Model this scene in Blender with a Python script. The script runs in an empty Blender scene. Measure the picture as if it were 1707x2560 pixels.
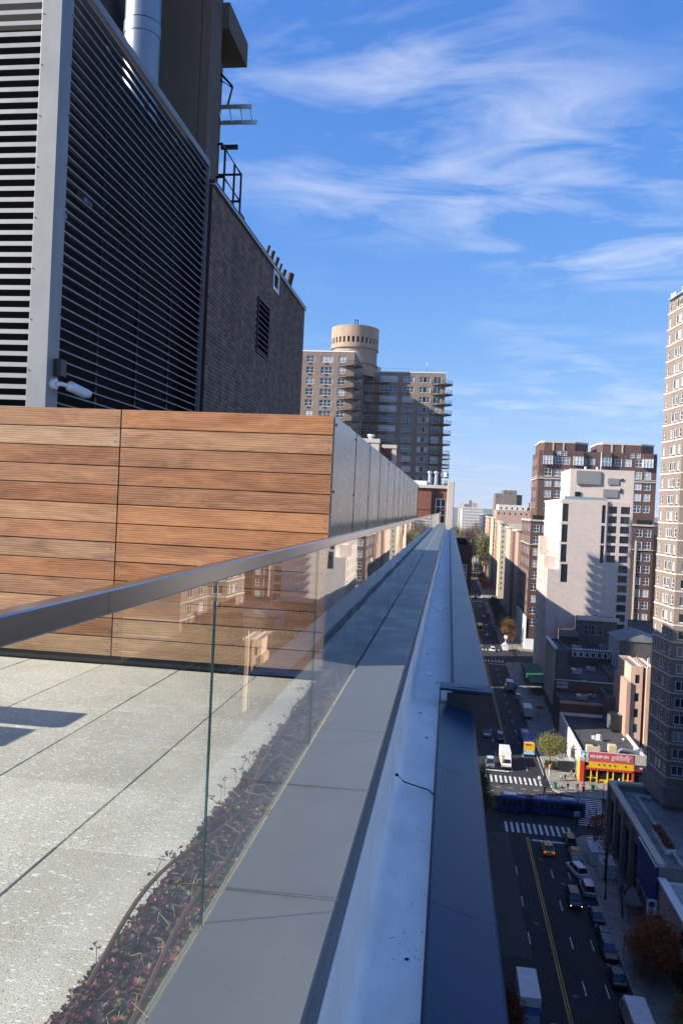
import bpy, bmesh, math, random
from mathutils import Vector, Matrix
random.seed(11)
S = bpy.context.scene
C = S.collection
H = 57.0            # height of the camera above the street (m)

# ------------------------------------------------------------------ camera
YAW, PITCH, ROLL = math.radians(7.84), math.radians(-0.4786), 0.0458
hd = Vector((-math.sin(YAW), math.cos(YAW), 0)); r0 = Vector((math.cos(YAW), math.sin(YAW), 0)); up = Vector((0, 0, 1))
fw = hd*math.cos(PITCH) + up*math.sin(PITCH); u0 = up*math.cos(PITCH) - hd*math.sin(PITCH)
rx = r0*math.cos(ROLL) + u0*math.sin(ROLL); uy = u0*math.cos(ROLL) - r0*math.sin(ROLL)
cd = bpy.data.cameras.new('camera'); cam = bpy.data.objects.new('camera', cd); C.objects.link(cam)
cam.matrix_world = Matrix(((rx.x, uy.x, -fw.x, 0), (rx.y, uy.y, -fw.y, 0), (rx.z, uy.z, -fw.z, H), (0, 0, 0, 1)))
cd.sensor_fit = 'VERTICAL'; cd.sensor_height = 36; cd.lens = 1961/2560*36
cd.clip_start = 0.03; cd.clip_end = 30000
S.camera = cam

# ------------------------------------------------------------------ sky, sun, exposure
SUN_EL = math.radians(28.4); SUN_AZ = math.atan2(-0.934, -0.358)      # direction to the sun
W = bpy.data.worlds.new('World'); S.world = W; W.use_nodes = True
wn, wl = W.node_tree.nodes, W.node_tree.links
for n in list(wn): wn.remove(n)
def wnode(t, **k):
    n = wn.new(t)
    for a, b in k.items(): setattr(n, a, b)
    return n
sky = wnode('ShaderNodeTexSky', sky_type='NISHITA', sun_disc=False, sun_elevation=SUN_EL, sun_rotation=SUN_AZ, altitude=60, air_density=1.0, dust_density=0.25, ozone_density=2.2)
tc = wnode('ShaderNodeTexCoord'); sp = wnode('ShaderNodeSeparateXYZ'); wl.new(tc.outputs['Generated'], sp.inputs[0])
def wm(op, a, b=None, c=None, clamp=False):
    n = wnode('ShaderNodeMath', operation=op, use_clamp=clamp)
    for i, v in enumerate((a, b, c)):
        if v is None: continue
        if isinstance(v, (int, float)): n.inputs[i].default_value = v
        else: wl.new(v, n.inputs[i])
    return n.outputs[0]
zz = wm('ADD', wm('MAXIMUM', sp.outputs[2], 0.0), 0.16)
cx = wm('SUBTRACT', wm('DIVIDE', sp.outputs[0], zz), 0.10); cy = wm('ADD', wm('DIVIDE', sp.outputs[1], zz), 0.27)
cv = wnode('ShaderNodeCombineXYZ'); wl.new(cx, cv.inputs[0]); wl.new(cy, cv.inputs[1])
def wnoise(sx, sy, rot, off, detail, rough, dist):
    mp = wnode('ShaderNodeMapping'); wl.new(cv.outputs[0], mp.inputs[0])
    mp.inputs['Scale'].default_value = (sx, sy, 1); mp.inputs['Rotation'].default_value = (0, 0, rot); mp.inputs['Location'].default_value = off
    n = wnode('ShaderNodeTexNoise'); wl.new(mp.outputs[0], n.inputs['Vector'])
    n.inputs['Scale'].default_value = 1; n.inputs['Detail'].default_value = detail; n.inputs['Roughness'].default_value = rough; n.inputs['Distortion'].default_value = dist
    return n.outputs[0]
streak = wnoise(2.2, 4.6, -0.25, (7.7, 4.1, 0), 10, 0.60, 1.0)
mask = wnoise(1.2, 1.0, 0.5, (1.3, 6.2, 0), 3, 0.5, 0.2)
cl = wm('MULTIPLY', wm('MULTIPLY_ADD', streak, 4.2, -1.85, clamp=True), wm('MULTIPLY_ADD', mask, 5.0, -2.05, clamp=True), clamp=True)
cl = wm('MULTIPLY', cl, 0.5)
hs = wnode('ShaderNodeHueSaturation'); wl.new(sky.outputs[0], hs.inputs['Color']); hs.inputs['Saturation'].default_value = 1.2
tint = wnode('ShaderNodeMix', data_type='RGBA', blend_type='MULTIPLY'); tint.inputs[0].default_value = 1.0
wl.new(hs.outputs[0], tint.inputs[6]); tint.inputs[7].default_value = (0.92, 0.98, 1.16, 1)
def wv(op, a, b):
    n = wnode('ShaderNodeVectorMath', operation=op); wl.new(a, n.inputs[0])
    if isinstance(b, tuple): n.inputs[1].default_value = b
    else: wl.new(b, n.inputs[1])
    return n.outputs[0]
# soft shoulder so that the horizon stays a pale lilac blue instead of glaring
soft = wv('DIVIDE', wv('MULTIPLY', tint.outputs[2], (1.12, 1.45, 2.75)), wv('ADD', wv('MULTIPLY', tint.outputs[2], (.19, .225, .36)), (1, 1, 1)))
mx = wnode('ShaderNodeMix', data_type='RGBA'); wl.new(cl, mx.inputs[0]); wl.new(soft, mx.inputs[6]); mx.inputs[7].default_value = (4.6, 5.0, 6.0, 1)
bg = wnode('ShaderNodeBackground'); wl.new(mx.outputs[2], bg.inputs[0]); bg.inputs[1].default_value = 0.095
wo = wnode('ShaderNodeOutputWorld'); wl.new(bg.outputs[0], wo.inputs[0])
sd = bpy.data.lights.new('sun', 'SUN'); sd.energy = 5.0; sd.angle = math.radians(0.53); sd.color = (1.0, 0.93, 0.82)
sun = bpy.data.objects.new('sun', sd); C.objects.link(sun)
sv = Vector((-0.934*math.cos(SUN_EL), -0.358*math.cos(SUN_EL), math.sin(SUN_EL)))
sun.rotation_euler = sv.to_track_quat('Z', 'Y').to_euler(); sun.location = (-60, -30, 140)
S.view_settings.view_transform = 'Standard'; S.view_settings.look = 'None'; S.view_settings.gamma = 1
S.view_settings.use_curve_mapping = False; S.view_settings.exposure = 0.95
S.render.engine = 'CYCLES'
S.cycles.max_bounces = 8; S.cycles.transparent_max_bounces = 24; S.cycles.glossy_bounces = 5; S.cycles.diffuse_bounces = 3
S.cycles.sample_clamp_indirect = 6

# ------------------------------------------------------------------ materials
M = {}
def mat(name, col, rough=0.7, metal=0.0, var=0.12, scale=1.5, bump=0.0, bscale=40.0, rnd=0.0, spec=0.5, emit=0.0, stretch=None, streaks=0.0):
    m = bpy.data.materials.new(name); m.use_nodes = True; M[name] = m
    nt = m.node_tree; N, L = nt.nodes, nt.links; b = N['Principled BSDF']
    b.inputs['Roughness'].default_value = rough; b.inputs['Metallic'].default_value = metal
    b.inputs['Specular IOR Level'].default_value = spec
    base = N.new('ShaderNodeRGB'); base.outputs[0].default_value = (*col, 1); out = base.outputs[0]
    geo = N.new('ShaderNodeNewGeometry')
    def fac(o, lo, hi):
        r = N.new('ShaderNodeMapRange'); L.new(o, r.inputs[0]); r.inputs[3].default_value = lo; r.inputs[4].default_value = hi; return r.outputs[0]
    def mul(o, f):
        v = N.new('ShaderNodeVectorMath'); v.operation = 'SCALE'; L.new(o, v.inputs[0]); L.new(f, v.inputs['Scale']); return v.outputs[0]
    def noise(sc, st, det=4):
        mp = N.new('ShaderNodeMapping'); L.new(geo.outputs['Position'], mp.inputs[0]); mp.inputs['Scale'].default_value = st or (1, 1, 1)
        n = N.new('ShaderNodeTexNoise'); L.new(mp.outputs[0], n.inputs['Vector']); n.inputs['Scale'].default_value = sc; n.inputs['Detail'].default_value = det; n.inputs['Roughness'].default_value = .6
        return n.outputs[0]
    if var > 0: out = mul(out, fac(noise(scale, stretch), 1-2*var, 1+2*var))
    if streaks > 0: out = mul(out, fac(noise(1.0, (3.0, 3.0, .12)), 1-2*streaks, 1+2*streaks))
    if rnd > 0:
        oi = N.new('ShaderNodeObjectInfo'); out = mul(out, fac(oi.outputs['Random'], 1-rnd, 1+rnd))
    L.new(out, b.inputs['Base Color'])
    if bump > 0:
        bp = N.new('ShaderNodeBump'); bp.inputs['Strength'].default_value = bump; bp.inputs['Distance'].default_value = .01
        L.new(noise(bscale, None, 3), bp.inputs['Height']); L.new(bp.outputs[0], b.inputs['Normal'])
    if emit > 0:
        b.inputs['Emission Color'].default_value = (*col, 1); b.inputs['Emission Strength'].default_value = emit
    return m

mat('asphalt', (.022, .023, .026), .85, var=.22, scale=.5, bump=.4, bscale=30)
mat('asphalt_pad', (.05, .047, .045), .85, var=.15, scale=.4)
mat('sidewalk', (.29, .265, .23), .85, var=.14, scale=.6)
mat('kerb', (.36, .35, .33), .8)
mat('paint_white', (.72, .72, .70), .6, var=.16, scale=3)
mat('paint_yellow', (.55, .33, .03), .6, var=.14, scale=2)
mat('ground', (.16, .15, .14), .9, var=.2, scale=.05)
mat('hill', (.075, .09, .085), .95, var=.2, scale=.004)
mat('park_ground', (.10, .09, .05), .95, var=.2, scale=.05)
mat('black_metal', (.02, .021, .023), .45, .6, var=.05)
mat('dark_steel', (.05, .055, .065), .4, .7, var=.1)
mat('galv', (.55, .56, .57), .38, .85, var=.1, scale=4)
mat('alum', (.72, .73, .75), .3, .9, var=.06, scale=6)
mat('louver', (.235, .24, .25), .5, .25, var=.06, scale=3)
mat('void_black', (.008, .008, .009), .9, var=0)  # near-black for sheets standing in for unlit interiors behind openings
mat('flue', (.27, .29, .32), .42, .85, var=.12, scale=2, stretch=(1, 1, .3))
mat('concrete_dark', (.115, .092, .070), .9, var=.16, scale=1.6, bump=.3, bscale=14, streaks=.14)
mat('balcony_slab', (.10, .088, .078), .8, var=.1)
mat('dark_brick', (.03, .028, .028), .7, var=.1)
mat('concrete', (.42, .40, .37), .85, var=.12, scale=1)
mat('brick_grey', (.18, .122, .088), .85, var=.16, scale=1.1, rnd=.0, bump=.25, bscale=60, streaks=.30)
mat('brick_grey_core', (.035, .03, .028), .95, var=.1)
mat('coping_grey', (.135, .138, .147), .42, 0.0, var=.03, scale=1.2, spec=.4)
mat('coping_edge', (.10, .108, .125), .42, 0.0, var=.03)
mat('membrane', (.80, .75, .69), .62, var=.07, scale=2.2, bump=.12, bscale=9)
mat('flashing', (.005, .032, .078), .34, 0.0, var=.05, scale=1.0, spec=.26)
mat('panel_steel', (.42, .425, .42), .28, .95, var=.05, scale=1.4, stretch=(1, 4, .5))
mat('rail_steel', (.43, .45, .49), .16, 1.0, var=.02, scale=3)
mat('soil', (.035, .026, .018), .95, var=.3, scale=30)
mat('sedum_purple', (.050, .014, .018), .5, var=.25, scale=60)
mat('sedum_red', (.13, .022, .018), .5, var=.25, scale=60)
mat('sedum_green', (.085, .105, .032), .5, var=.25, scale=60)
mat('sedum_orange', (.24, .085, .03), .5, var=.25, scale=60)
mat('straw', (.27, .20, .115), .7, var=.2, scale=30)
mat('hose', (.105, .048, .03), .45, var=.1, scale=20)
mat('gasket', (.012, .012, .013), .6, var=0)
mat('screw', (.55, .53, .50), .35, .9, var=0)
mat('white_paint', (.78, .78, .77), .5, var=.05)
mat('white_frame', (.72, .73, .73), .5, var=.05)
mat('tan_brick', (.255, .19, .15), .85, var=.08, scale=.7, bump=.2, bscale=12)
mat('tan_brick_dark', (.235, .19, .16), .85, var=.08, scale=.7)
mat('tower_brick', (.245, .192, .158), .85, var=.07, scale=.6)
mat('tower_band', (.52, .50, .47), .7, var=.05)
mat('tank_brick', (.40, .285, .20), .85, var=.08, scale=.5)
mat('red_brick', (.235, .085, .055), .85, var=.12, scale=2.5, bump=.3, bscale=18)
mat('twin_brick', (.115, .058, .043), .85, var=.10, scale=.5)
mat('twin_brick_lo', (.18, .085, .055), .85, var=.10, scale=.5)
mat('twin_crown', (.105, .055, .046), .85, var=.08, scale=.5)
mat('limestone', (.52, .465, .39), .8, var=.08, scale=.6)
mat('pale_stone', (.60, .50, .44), .75, var=.05, scale=.5)
mat('pale_white', (.66, .625, .58), .7, var=.05, scale=.5)
mat('grille', (.26, .26, .25), .6, .3, var=.12, scale=1.5, stretch=(6, 6, .2))
mat('cream', (.56, .47, .32), .8, var=.1, scale=.5)
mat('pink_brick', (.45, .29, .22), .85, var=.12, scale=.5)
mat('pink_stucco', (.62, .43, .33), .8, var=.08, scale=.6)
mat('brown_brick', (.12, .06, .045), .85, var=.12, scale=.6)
mat('taupe', (.11, .094, .085), .85, var=.12, scale=.6)
mat('grey_stone', (.19, .18, .17), .85, var=.12, scale=.6)
mat('roof_tar', (.055, .055, .058), .9, var=.28, scale=.6)
mat('roof_grey', (.19, .20, .21), .85, var=.16, scale=.5)
mat('roof_pale', (.42, .43, .44), .8, var=.14, scale=.4)
mat('far_white', (.58, .55, .51), .8, var=.06, scale=.2)
mat('far_brown', (.17, .14, .12), .85, var=.12, scale=.1)
mat('wood_trim', (.15, .07, .03), .6, var=.15)
mat('store_white', (.72, .70, .65), .6, var=.04)
mat('store_yellow', (.72, .44, .02), .5, var=.05)
mat('store_red', (.50, .05, .035), .5, var=.05)
mat('sign_pink', (.52, .085, .115), .5, var=.03)
mat('sign_blue', (.25, .50, .62), .5, var=.03)
mat('sign_white', (.82, .82, .80), .5, var=0)
mat('billboard_blue', (.02, .055, .30), .45, var=.15, scale=.6)
mat('awning_red', (.25, .012, .016), .7, var=.08)
mat('awning_green', (.02, .12, .06), .7, var=.08)
mat('rubber', (.016, .016, .017), .8, var=0)
mat('car_black', (.012, .013, .015), .25, var=0, spec=.6)
mat('car_navy', (.015, .025, .06), .25, var=0, spec=.6)
mat('car_white', (.72, .72, .72), .3, var=0)
mat('car_grey', (.18, .19, .20), .3, .3, var=0)
mat('car_silver', (.42, .43, .44), .3, .4, var=0)
mat('car_red', (.30, .02, .02), .3, var=0)
mat('car_yellow', (.70, .36, .02), .35, var=0)
mat('car_glass', (.012, .015, .02), .08, var=0, spec=.8)
mat('truck_white', (.72, .71, .69), .45, var=.04)
mat('bus_blue', (.012, .03, .17), .5, var=.04)
mat('bus_gold', (.80, .42, .02), .4, var=0)
mat('bus_sky', (.35, .60, .70), .4, var=0)
mat('lamp_head', (1.0, .85, .6), .3, var=0, emit=5.0)
mat('tail_lamp', (1.0, .06, .03), .3, var=0, emit=2.2)
mat('tail_off', (.25, .012, .01), .3, var=0)
mat('head_off', (.7, .7, .68), .2, var=0)
mat('signal_yellow', (.85, .45, .02), .5, var=0)
mat('bark', (.075, .058, .045), .9, var=.2, scale=8)
mat('bark_pale', (.23, .20, .16), .9, var=.2, scale=4)
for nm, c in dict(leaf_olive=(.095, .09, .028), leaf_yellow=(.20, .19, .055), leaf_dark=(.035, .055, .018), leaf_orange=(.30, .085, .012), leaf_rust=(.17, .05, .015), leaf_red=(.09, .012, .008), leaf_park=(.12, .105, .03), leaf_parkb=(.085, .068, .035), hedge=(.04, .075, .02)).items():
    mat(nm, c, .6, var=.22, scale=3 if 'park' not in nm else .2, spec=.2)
for nm, c in dict(cloth_black=(.015, .015, .017), cloth_navy=(.02, .03, .07), cloth_grey=(.15, .15, .16), cloth_red=(.3, .03, .03), cloth_white=(.6, .6, .58), cloth_tan=(.3, .21, .12), cloth_denim=(.05, .08, .15), skin=(.42, .25, .17), hair=(.03, .02, .015)).items():
    mat(nm, c, .8, var=.05)
mat('can_green', (.02, .16, .07), .5, var=.05)
mat('box_red', (.45, .02, .02), .45, var=.05)
mat('box_blue', (.03, .08, .22), .45, var=.05)
mat('barrier_orange', (.65, .14, .02), .6, var=.05)
mat('plastic_sheet', (.55, .58, .62), .3, var=.12, scale=2)
mat('cctv_white', (.62, .64, .66), .35, var=0)
mat('pipe_rust', (.045, .032, .027), .7, .2, var=.2, scale=8)

def node_mat(name):
    m = bpy.data.materials.new(name); m.use_nodes = True; M[name] = m
    nt = m.node_tree; return nt.nodes, nt.links, nt.nodes['Principled BSDF']
def pane_mat(name, dark, light, cut):
    # window glass: reflective, some windows with pale blinds behind the pane
    N, L, b = node_mat(name)
    oi = N.new('ShaderNodeObjectInfo'); r = N.new('ShaderNodeValToRGB'); L.new(oi.outputs['Random'], r.inputs[0])
    e = r.color_ramp.elements; e[0].position = 0; e[0].color = (*dark, 1); e[1].position = 1; e[1].color = (*light, 1)
    k = r.color_ramp.elements.new(cut); k.color = (*[d*1.6 for d in dark], 1); k = r.color_ramp.elements.new(min(.99, cut+.12)); k.color = (*[l*.6 for l in light], 1)
    g = N.new('ShaderNodeNewGeometry'); n = N.new('ShaderNodeTexNoise'); L.new(g.outputs['Position'], n.inputs['Vector']); n.inputs['Scale'].default_value = .8
    v = N.new('ShaderNodeVectorMath'); v.operation = 'SCALE'; L.new(r.outputs[0], v.inputs[0])
    mr = N.new('ShaderNodeMapRange'); L.new(n.outputs[0], mr.inputs[0]); mr.inputs[3].default_value = .5; mr.inputs[4].default_value = 1.5; L.new(mr.outputs[0], v.inputs['Scale'])
    L.new(v.outputs[0], b.inputs['Base Color']); b.inputs['Roughness'].default_value = .06; b.inputs['Specular IOR Level'].default_value = .35 if 'dark' in name else .8; b.inputs['IOR'].default_value = 1.5
pane_mat('pane', (.02, .03, .04), (.42, .44, .44), .55)
pane_mat('pane_dark', (.010, .016, .022), (.05, .06, .06), .8)
pane_mat('pane_pale', (.09, .13, .16), (.5, .53, .55), .35)

def grime(name, blot, bs, speck, ss, stretch=(1, 1, 1), scratch=0.0, rvar=0.0):
    # weathering with its own shapes: blotches, specks and hairline scratches
    nt = M[name].node_tree; N, L = nt.nodes, nt.links; b = N['Principled BSDF']; src = b.inputs['Base Color'].links[0].from_socket
    g = N.new('ShaderNodeNewGeometry'); mp = N.new('ShaderNodeMapping'); L.new(g.outputs['Position'], mp.inputs[0]); mp.inputs['Scale'].default_value = stretch
    def mr(o, a, c, d, e):
        n = N.new('ShaderNodeMapRange'); L.new(o, n.inputs[0]); n.inputs[1].default_value = a; n.inputs[2].default_value = c; n.inputs[3].default_value = d; n.inputs[4].default_value = e; return n.outputs[0]
    def sc(o, f):
        v = N.new('ShaderNodeVectorMath'); v.operation = 'SCALE'; L.new(o, v.inputs[0]); L.new(f, v.inputs['Scale']); return v.outputs[0]
    n1 = N.new('ShaderNodeTexNoise'); L.new(mp.outputs[0], n1.inputs['Vector']); n1.inputs['Scale'].default_value = bs; n1.inputs['Detail'].default_value = 7; n1.inputs['Roughness'].default_value = .65
    out = sc(src, mr(n1.outputs[0], .36, .58, 1-blot, 1.0))
    if speck:
        v1 = N.new('ShaderNodeTexVoronoi'); L.new(g.outputs['Position'], v1.inputs['Vector']); v1.inputs['Scale'].default_value = ss
        cs = N.new('ShaderNodeSeparateColor'); L.new(v1.outputs['Color'], cs.inputs[0])
        m_ = N.new('ShaderNodeMath'); m_.operation = 'MAXIMUM'; L.new(mr(v1.outputs['Distance'], .10, .2, 1-speck, 1), m_.inputs[0]); L.new(mr(cs.outputs[0], .80, .82, 1, 0), m_.inputs[1]); out = sc(out, m_.outputs[0])
    if scratch:
        m2 = N.new('ShaderNodeMapping'); L.new(g.outputs['Position'], m2.inputs[0]); m2.inputs['Scale'].default_value = (9, 160, 20); m2.inputs['Rotation'].default_value = (0, 0, .5)
        n2 = N.new('ShaderNodeTexNoise'); L.new(m2.outputs[0], n2.inputs['Vector']); n2.inputs['Scale'].default_value = 1; n2.inputs['Detail'].default_value = 2
        out = sc(out, mr(n2.outputs[0], .68, .74, 1, 1+scratch))
    L.new(out, b.inputs['Base Color'])
    if rvar: L.new(mr(n1.outputs[0], .3, .7, b.inputs['Roughness'].default_value-rvar, b.inputs['Roughness'].default_value+rvar), b.inputs['Roughness'])
grime('membrane', .11, 4.0, .5, 55, (1.6, .5, 1)); grime('coping_grey', .10, 3.2, .25, 40, (1, .7, 1), .35, .10); grime('flashing', .12, 2.5, .0, 1, (1, .4, 1), .3, .02)
grime('corner' if False else 'louver', .18, 2.0, .0, 1, (1, 1, .3)); grime('panel_steel', .10, 1.6, .2, 30, (1, 1, .35), 0, .05); grime('asphalt', .35, .25, .0, 1, (1, .25, 1)); grime('sidewalk', .3, .5, .4, 1.2)
grime('paint_white', .55, 1.6, .0, 1); grime('paint_yellow', .4, 1.2, .0, 1); grime('roof_grey', .35, .35, .3, .8); grime('roof_tar', .3, .3, .0, 1); grime('roof_pale', .4, .35, .3, .6); grime('store_white', .12, .6, 0, 1, (1, 1, .3)); grime('truck_white', .18, 1.2, 0, 1)
grime('pink_stucco', .22, .5, 0, 1, (1, 1, .25)); grime('taupe', .3, .4, 0, 1, (1, 1, .4)); grime('tan_brick', .14, .3, 0, 1, (1, 1, .3)); grime('tower_brick', .14, .35, 0, 1, (1, 1, .4)); grime('twin_brick', .2, .25, 0, 1, (1, 1, .4)); grime('pale_white', .18, .5, 0, 1, (1, 1, .3)); grime('tank_brick', .16, .4, 0, 1, (1, 1, .35))
def coursing(name, w, h, amt, col2=None):
    # fine joints of cladding too far away to build one by one
    nt = M[name].node_tree; N, L = nt.nodes, nt.links; b = N['Principled BSDF']; src = b.inputs['Base Color'].links[0].from_socket
    g = N.new('ShaderNodeNewGeometry'); sx = N.new('ShaderNodeSeparateXYZ'); L.new(g.outputs['Position'], sx.inputs[0]); ad = N.new('ShaderNodeMath'); L.new(sx.outputs[0], ad.inputs[0]); L.new(sx.outputs[1], ad.inputs[1])
    cb = N.new('ShaderNodeCombineXYZ'); L.new(ad.outputs[0], cb.inputs[0]); L.new(sx.outputs[2], cb.inputs[1])
    t = N.new('ShaderNodeTexBrick'); L.new(cb.outputs[0], t.inputs['Vector']); t.inputs['Scale'].default_value = 1; t.inputs['Brick Width'].default_value = w; t.inputs['Row Height'].default_value = h; t.inputs['Mortar Size'].default_value = min(w, h)*.035
    t.inputs['Color1'].default_value = (1, 1, 1, 1); t.inputs['Color2'].default_value = (1-amt*.7,)*3+(1,); t.inputs['Mortar'].default_value = (1-amt,)*3+(1,)
    m = N.new('ShaderNodeMix'); m.data_type = 'RGBA'; m.blend_type = 'MULTIPLY'; m.inputs[0].default_value = 1; L.new(src, m.inputs[6]); L.new(t.outputs[0], m.inputs[7]); L.new(m.outputs[2], b.inputs['Base Color'])
coursing('pale_stone', 1.8, .8, .12); coursing('red_brick', .4, .14, .28); coursing('twin_brick', 1.2, .4, .12); coursing('tan_brick', 1.2, .4, .10); coursing('tower_brick', 1.2, .4, .08); coursing('sidewalk', 1.5, 1.5, .15); coursing('pink_brick', .9, .35, .15)
def per_brick(name, inc, amt):
    nt = M[name].node_tree; N, L = nt.nodes, nt.links; b = N['Principled BSDF']; src = b.inputs['Base Color'].links[0].from_socket
    g = N.new('ShaderNodeNewGeometry'); sn = N.new('ShaderNodeVectorMath'); sn.operation = 'SNAP'; L.new(g.outputs['Position'], sn.inputs[0]); sn.inputs[1].default_value = inc
    w = N.new('ShaderNodeTexWhiteNoise'); L.new(sn.outputs[0], w.inputs['Vector']); m = N.new('ShaderNodeMapRange'); L.new(w.outputs['Value'], m.inputs[0]); m.inputs[3].default_value = 1-amt; m.inputs[4].default_value = 1+amt
    v = N.new('ShaderNodeVectorMath'); v.operation = 'SCALE'; L.new(src, v.inputs[0]); L.new(m.outputs[0], v.inputs['Scale']); L.new(v.outputs[0], b.inputs['Base Color'])
per_brick('brick_grey', (1, .2032, .0677), .32)
def wood():
    N, L, b = node_mat('ipe')
    g = N.new('ShaderNodeNewGeometry'); oi = N.new('ShaderNodeObjectInfo')
    off = N.new('ShaderNodeVectorMath'); off.operation = 'SCALE'; cb = N.new('ShaderNodeCombineXYZ')
    for i in range(3): L.new(oi.outputs['Random'], cb.inputs[i])
    L.new(cb.outputs[0], off.inputs[0]); off.inputs['Scale'].default_value = 37
    ad = N.new('ShaderNodeVectorMath'); L.new(g.outputs['Position'], ad.inputs[0]); L.new(off.outputs[0], ad.inputs[1])
    def ns(st, sc, det, dist):
        mp = N.new('ShaderNodeMapping'); L.new(ad.outputs[0], mp.inputs[0]); mp.inputs['Scale'].default_value = st
        n = N.new('ShaderNodeTexNoise'); L.new(mp.outputs[0], n.inputs['Vector']); n.inputs['Scale'].default_value = sc; n.inputs['Detail'].default_value = det; n.inputs['Distortion'].default_value = dist; n.inputs['Roughness'].default_value = .62
        return n.outputs[0]
    broad = ns((1, 1, 5), 1.6, 4, 1.2)
    mp = N.new('ShaderNodeMapping'); L.new(ad.outputs[0], mp.inputs[0]); mp.inputs['Scale'].default_value = (.55, 1, 6.5)
    wv = N.new('ShaderNodeTexWave'); wv.wave_type = 'RINGS'; wv.rings_direction = 'Y'; L.new(mp.outputs[0], wv.inputs['Vector']); wv.inputs['Scale'].default_value = 3.0; wv.inputs['Distortion'].default_value = 6; wv.inputs['Detail'].default_value = 3; wv.inputs['Detail Scale'].default_value = 1.0
    fine = ns((2.0, 1, 34), 3.0, 6, .5)
    pore = ns((12, 1, 240), 2.0, 2, 0)
    def ma(op, a, bb, c=None):
        n = N.new('ShaderNodeMath'); n.operation = op
        for i, v in enumerate((a, bb, c)):
            if v is None: continue
            if isinstance(v, (int, float)): n.inputs[i].default_value = v
            else: L.new(v, n.inputs[i])
        return n.outputs[0]
    f = ma('ADD', ma('MULTIPLY', broad, .50), ma('ADD', ma('MULTIPLY', wv.outputs[0], .16), ma('MULTIPLY', fine, .32)))
    f = ma('ADD', f, ma('MULTIPLY_ADD', oi.outputs['Random'], .16, -.07))
    r = N.new('ShaderNodeValToRGB'); L.new(f, r.inputs[0]); el = r.color_ramp.elements
    el[0].position = .27; el[0].color = (.12, .038, .012, 1); el[1].position = .76; el[1].color = (.52, .25, .085, 1)
    k = el.new(.42); k.color = (.25, .09, .028, 1); k = el.new(.56); k.color = (.37, .15, .047, 1)
    pm = N.new('ShaderNodeMapRange'); L.new(pore, pm.inputs[0]); pm.inputs[1].default_value = .3; pm.inputs[2].default_value = .55; pm.inputs[3].default_value = .80; pm.inputs[4].default_value = 1.05
    v = N.new('ShaderNodeVectorMath'); v.operation = 'SCALE'; L.new(r.outputs[0], v.inputs[0]); L.new(pm.outputs[0], v.inputs['Scale'])
    hv = N.new('ShaderNodeHueSaturation'); L.new(v.outputs[0], hv.inputs['Color'])
    r2 = ma('FRACT', ma('MULTIPLY', oi.outputs['Random'], 7.31), 0)
    L.new(ma('MULTIPLY_ADD', r2, .018, .499), hv.inputs['Hue']); L.new(ma('MULTIPLY_ADD', r2, -.20, .94), hv.inputs['Saturation'])
    L.new(hv.outputs[0], b.inputs['Base Color']); b.inputs['Roughness'].default_value = .5; b.inputs['Specular IOR Level'].default_value = .35
    bp = N.new('ShaderNodeBump'); bp.inputs['Strength'].default_value = .18; bp.inputs['Distance'].default_value = .003; L.new(fine, bp.inputs['Height']); L.new(bp.outputs[0], b.inputs['Normal'])
wood()

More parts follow.
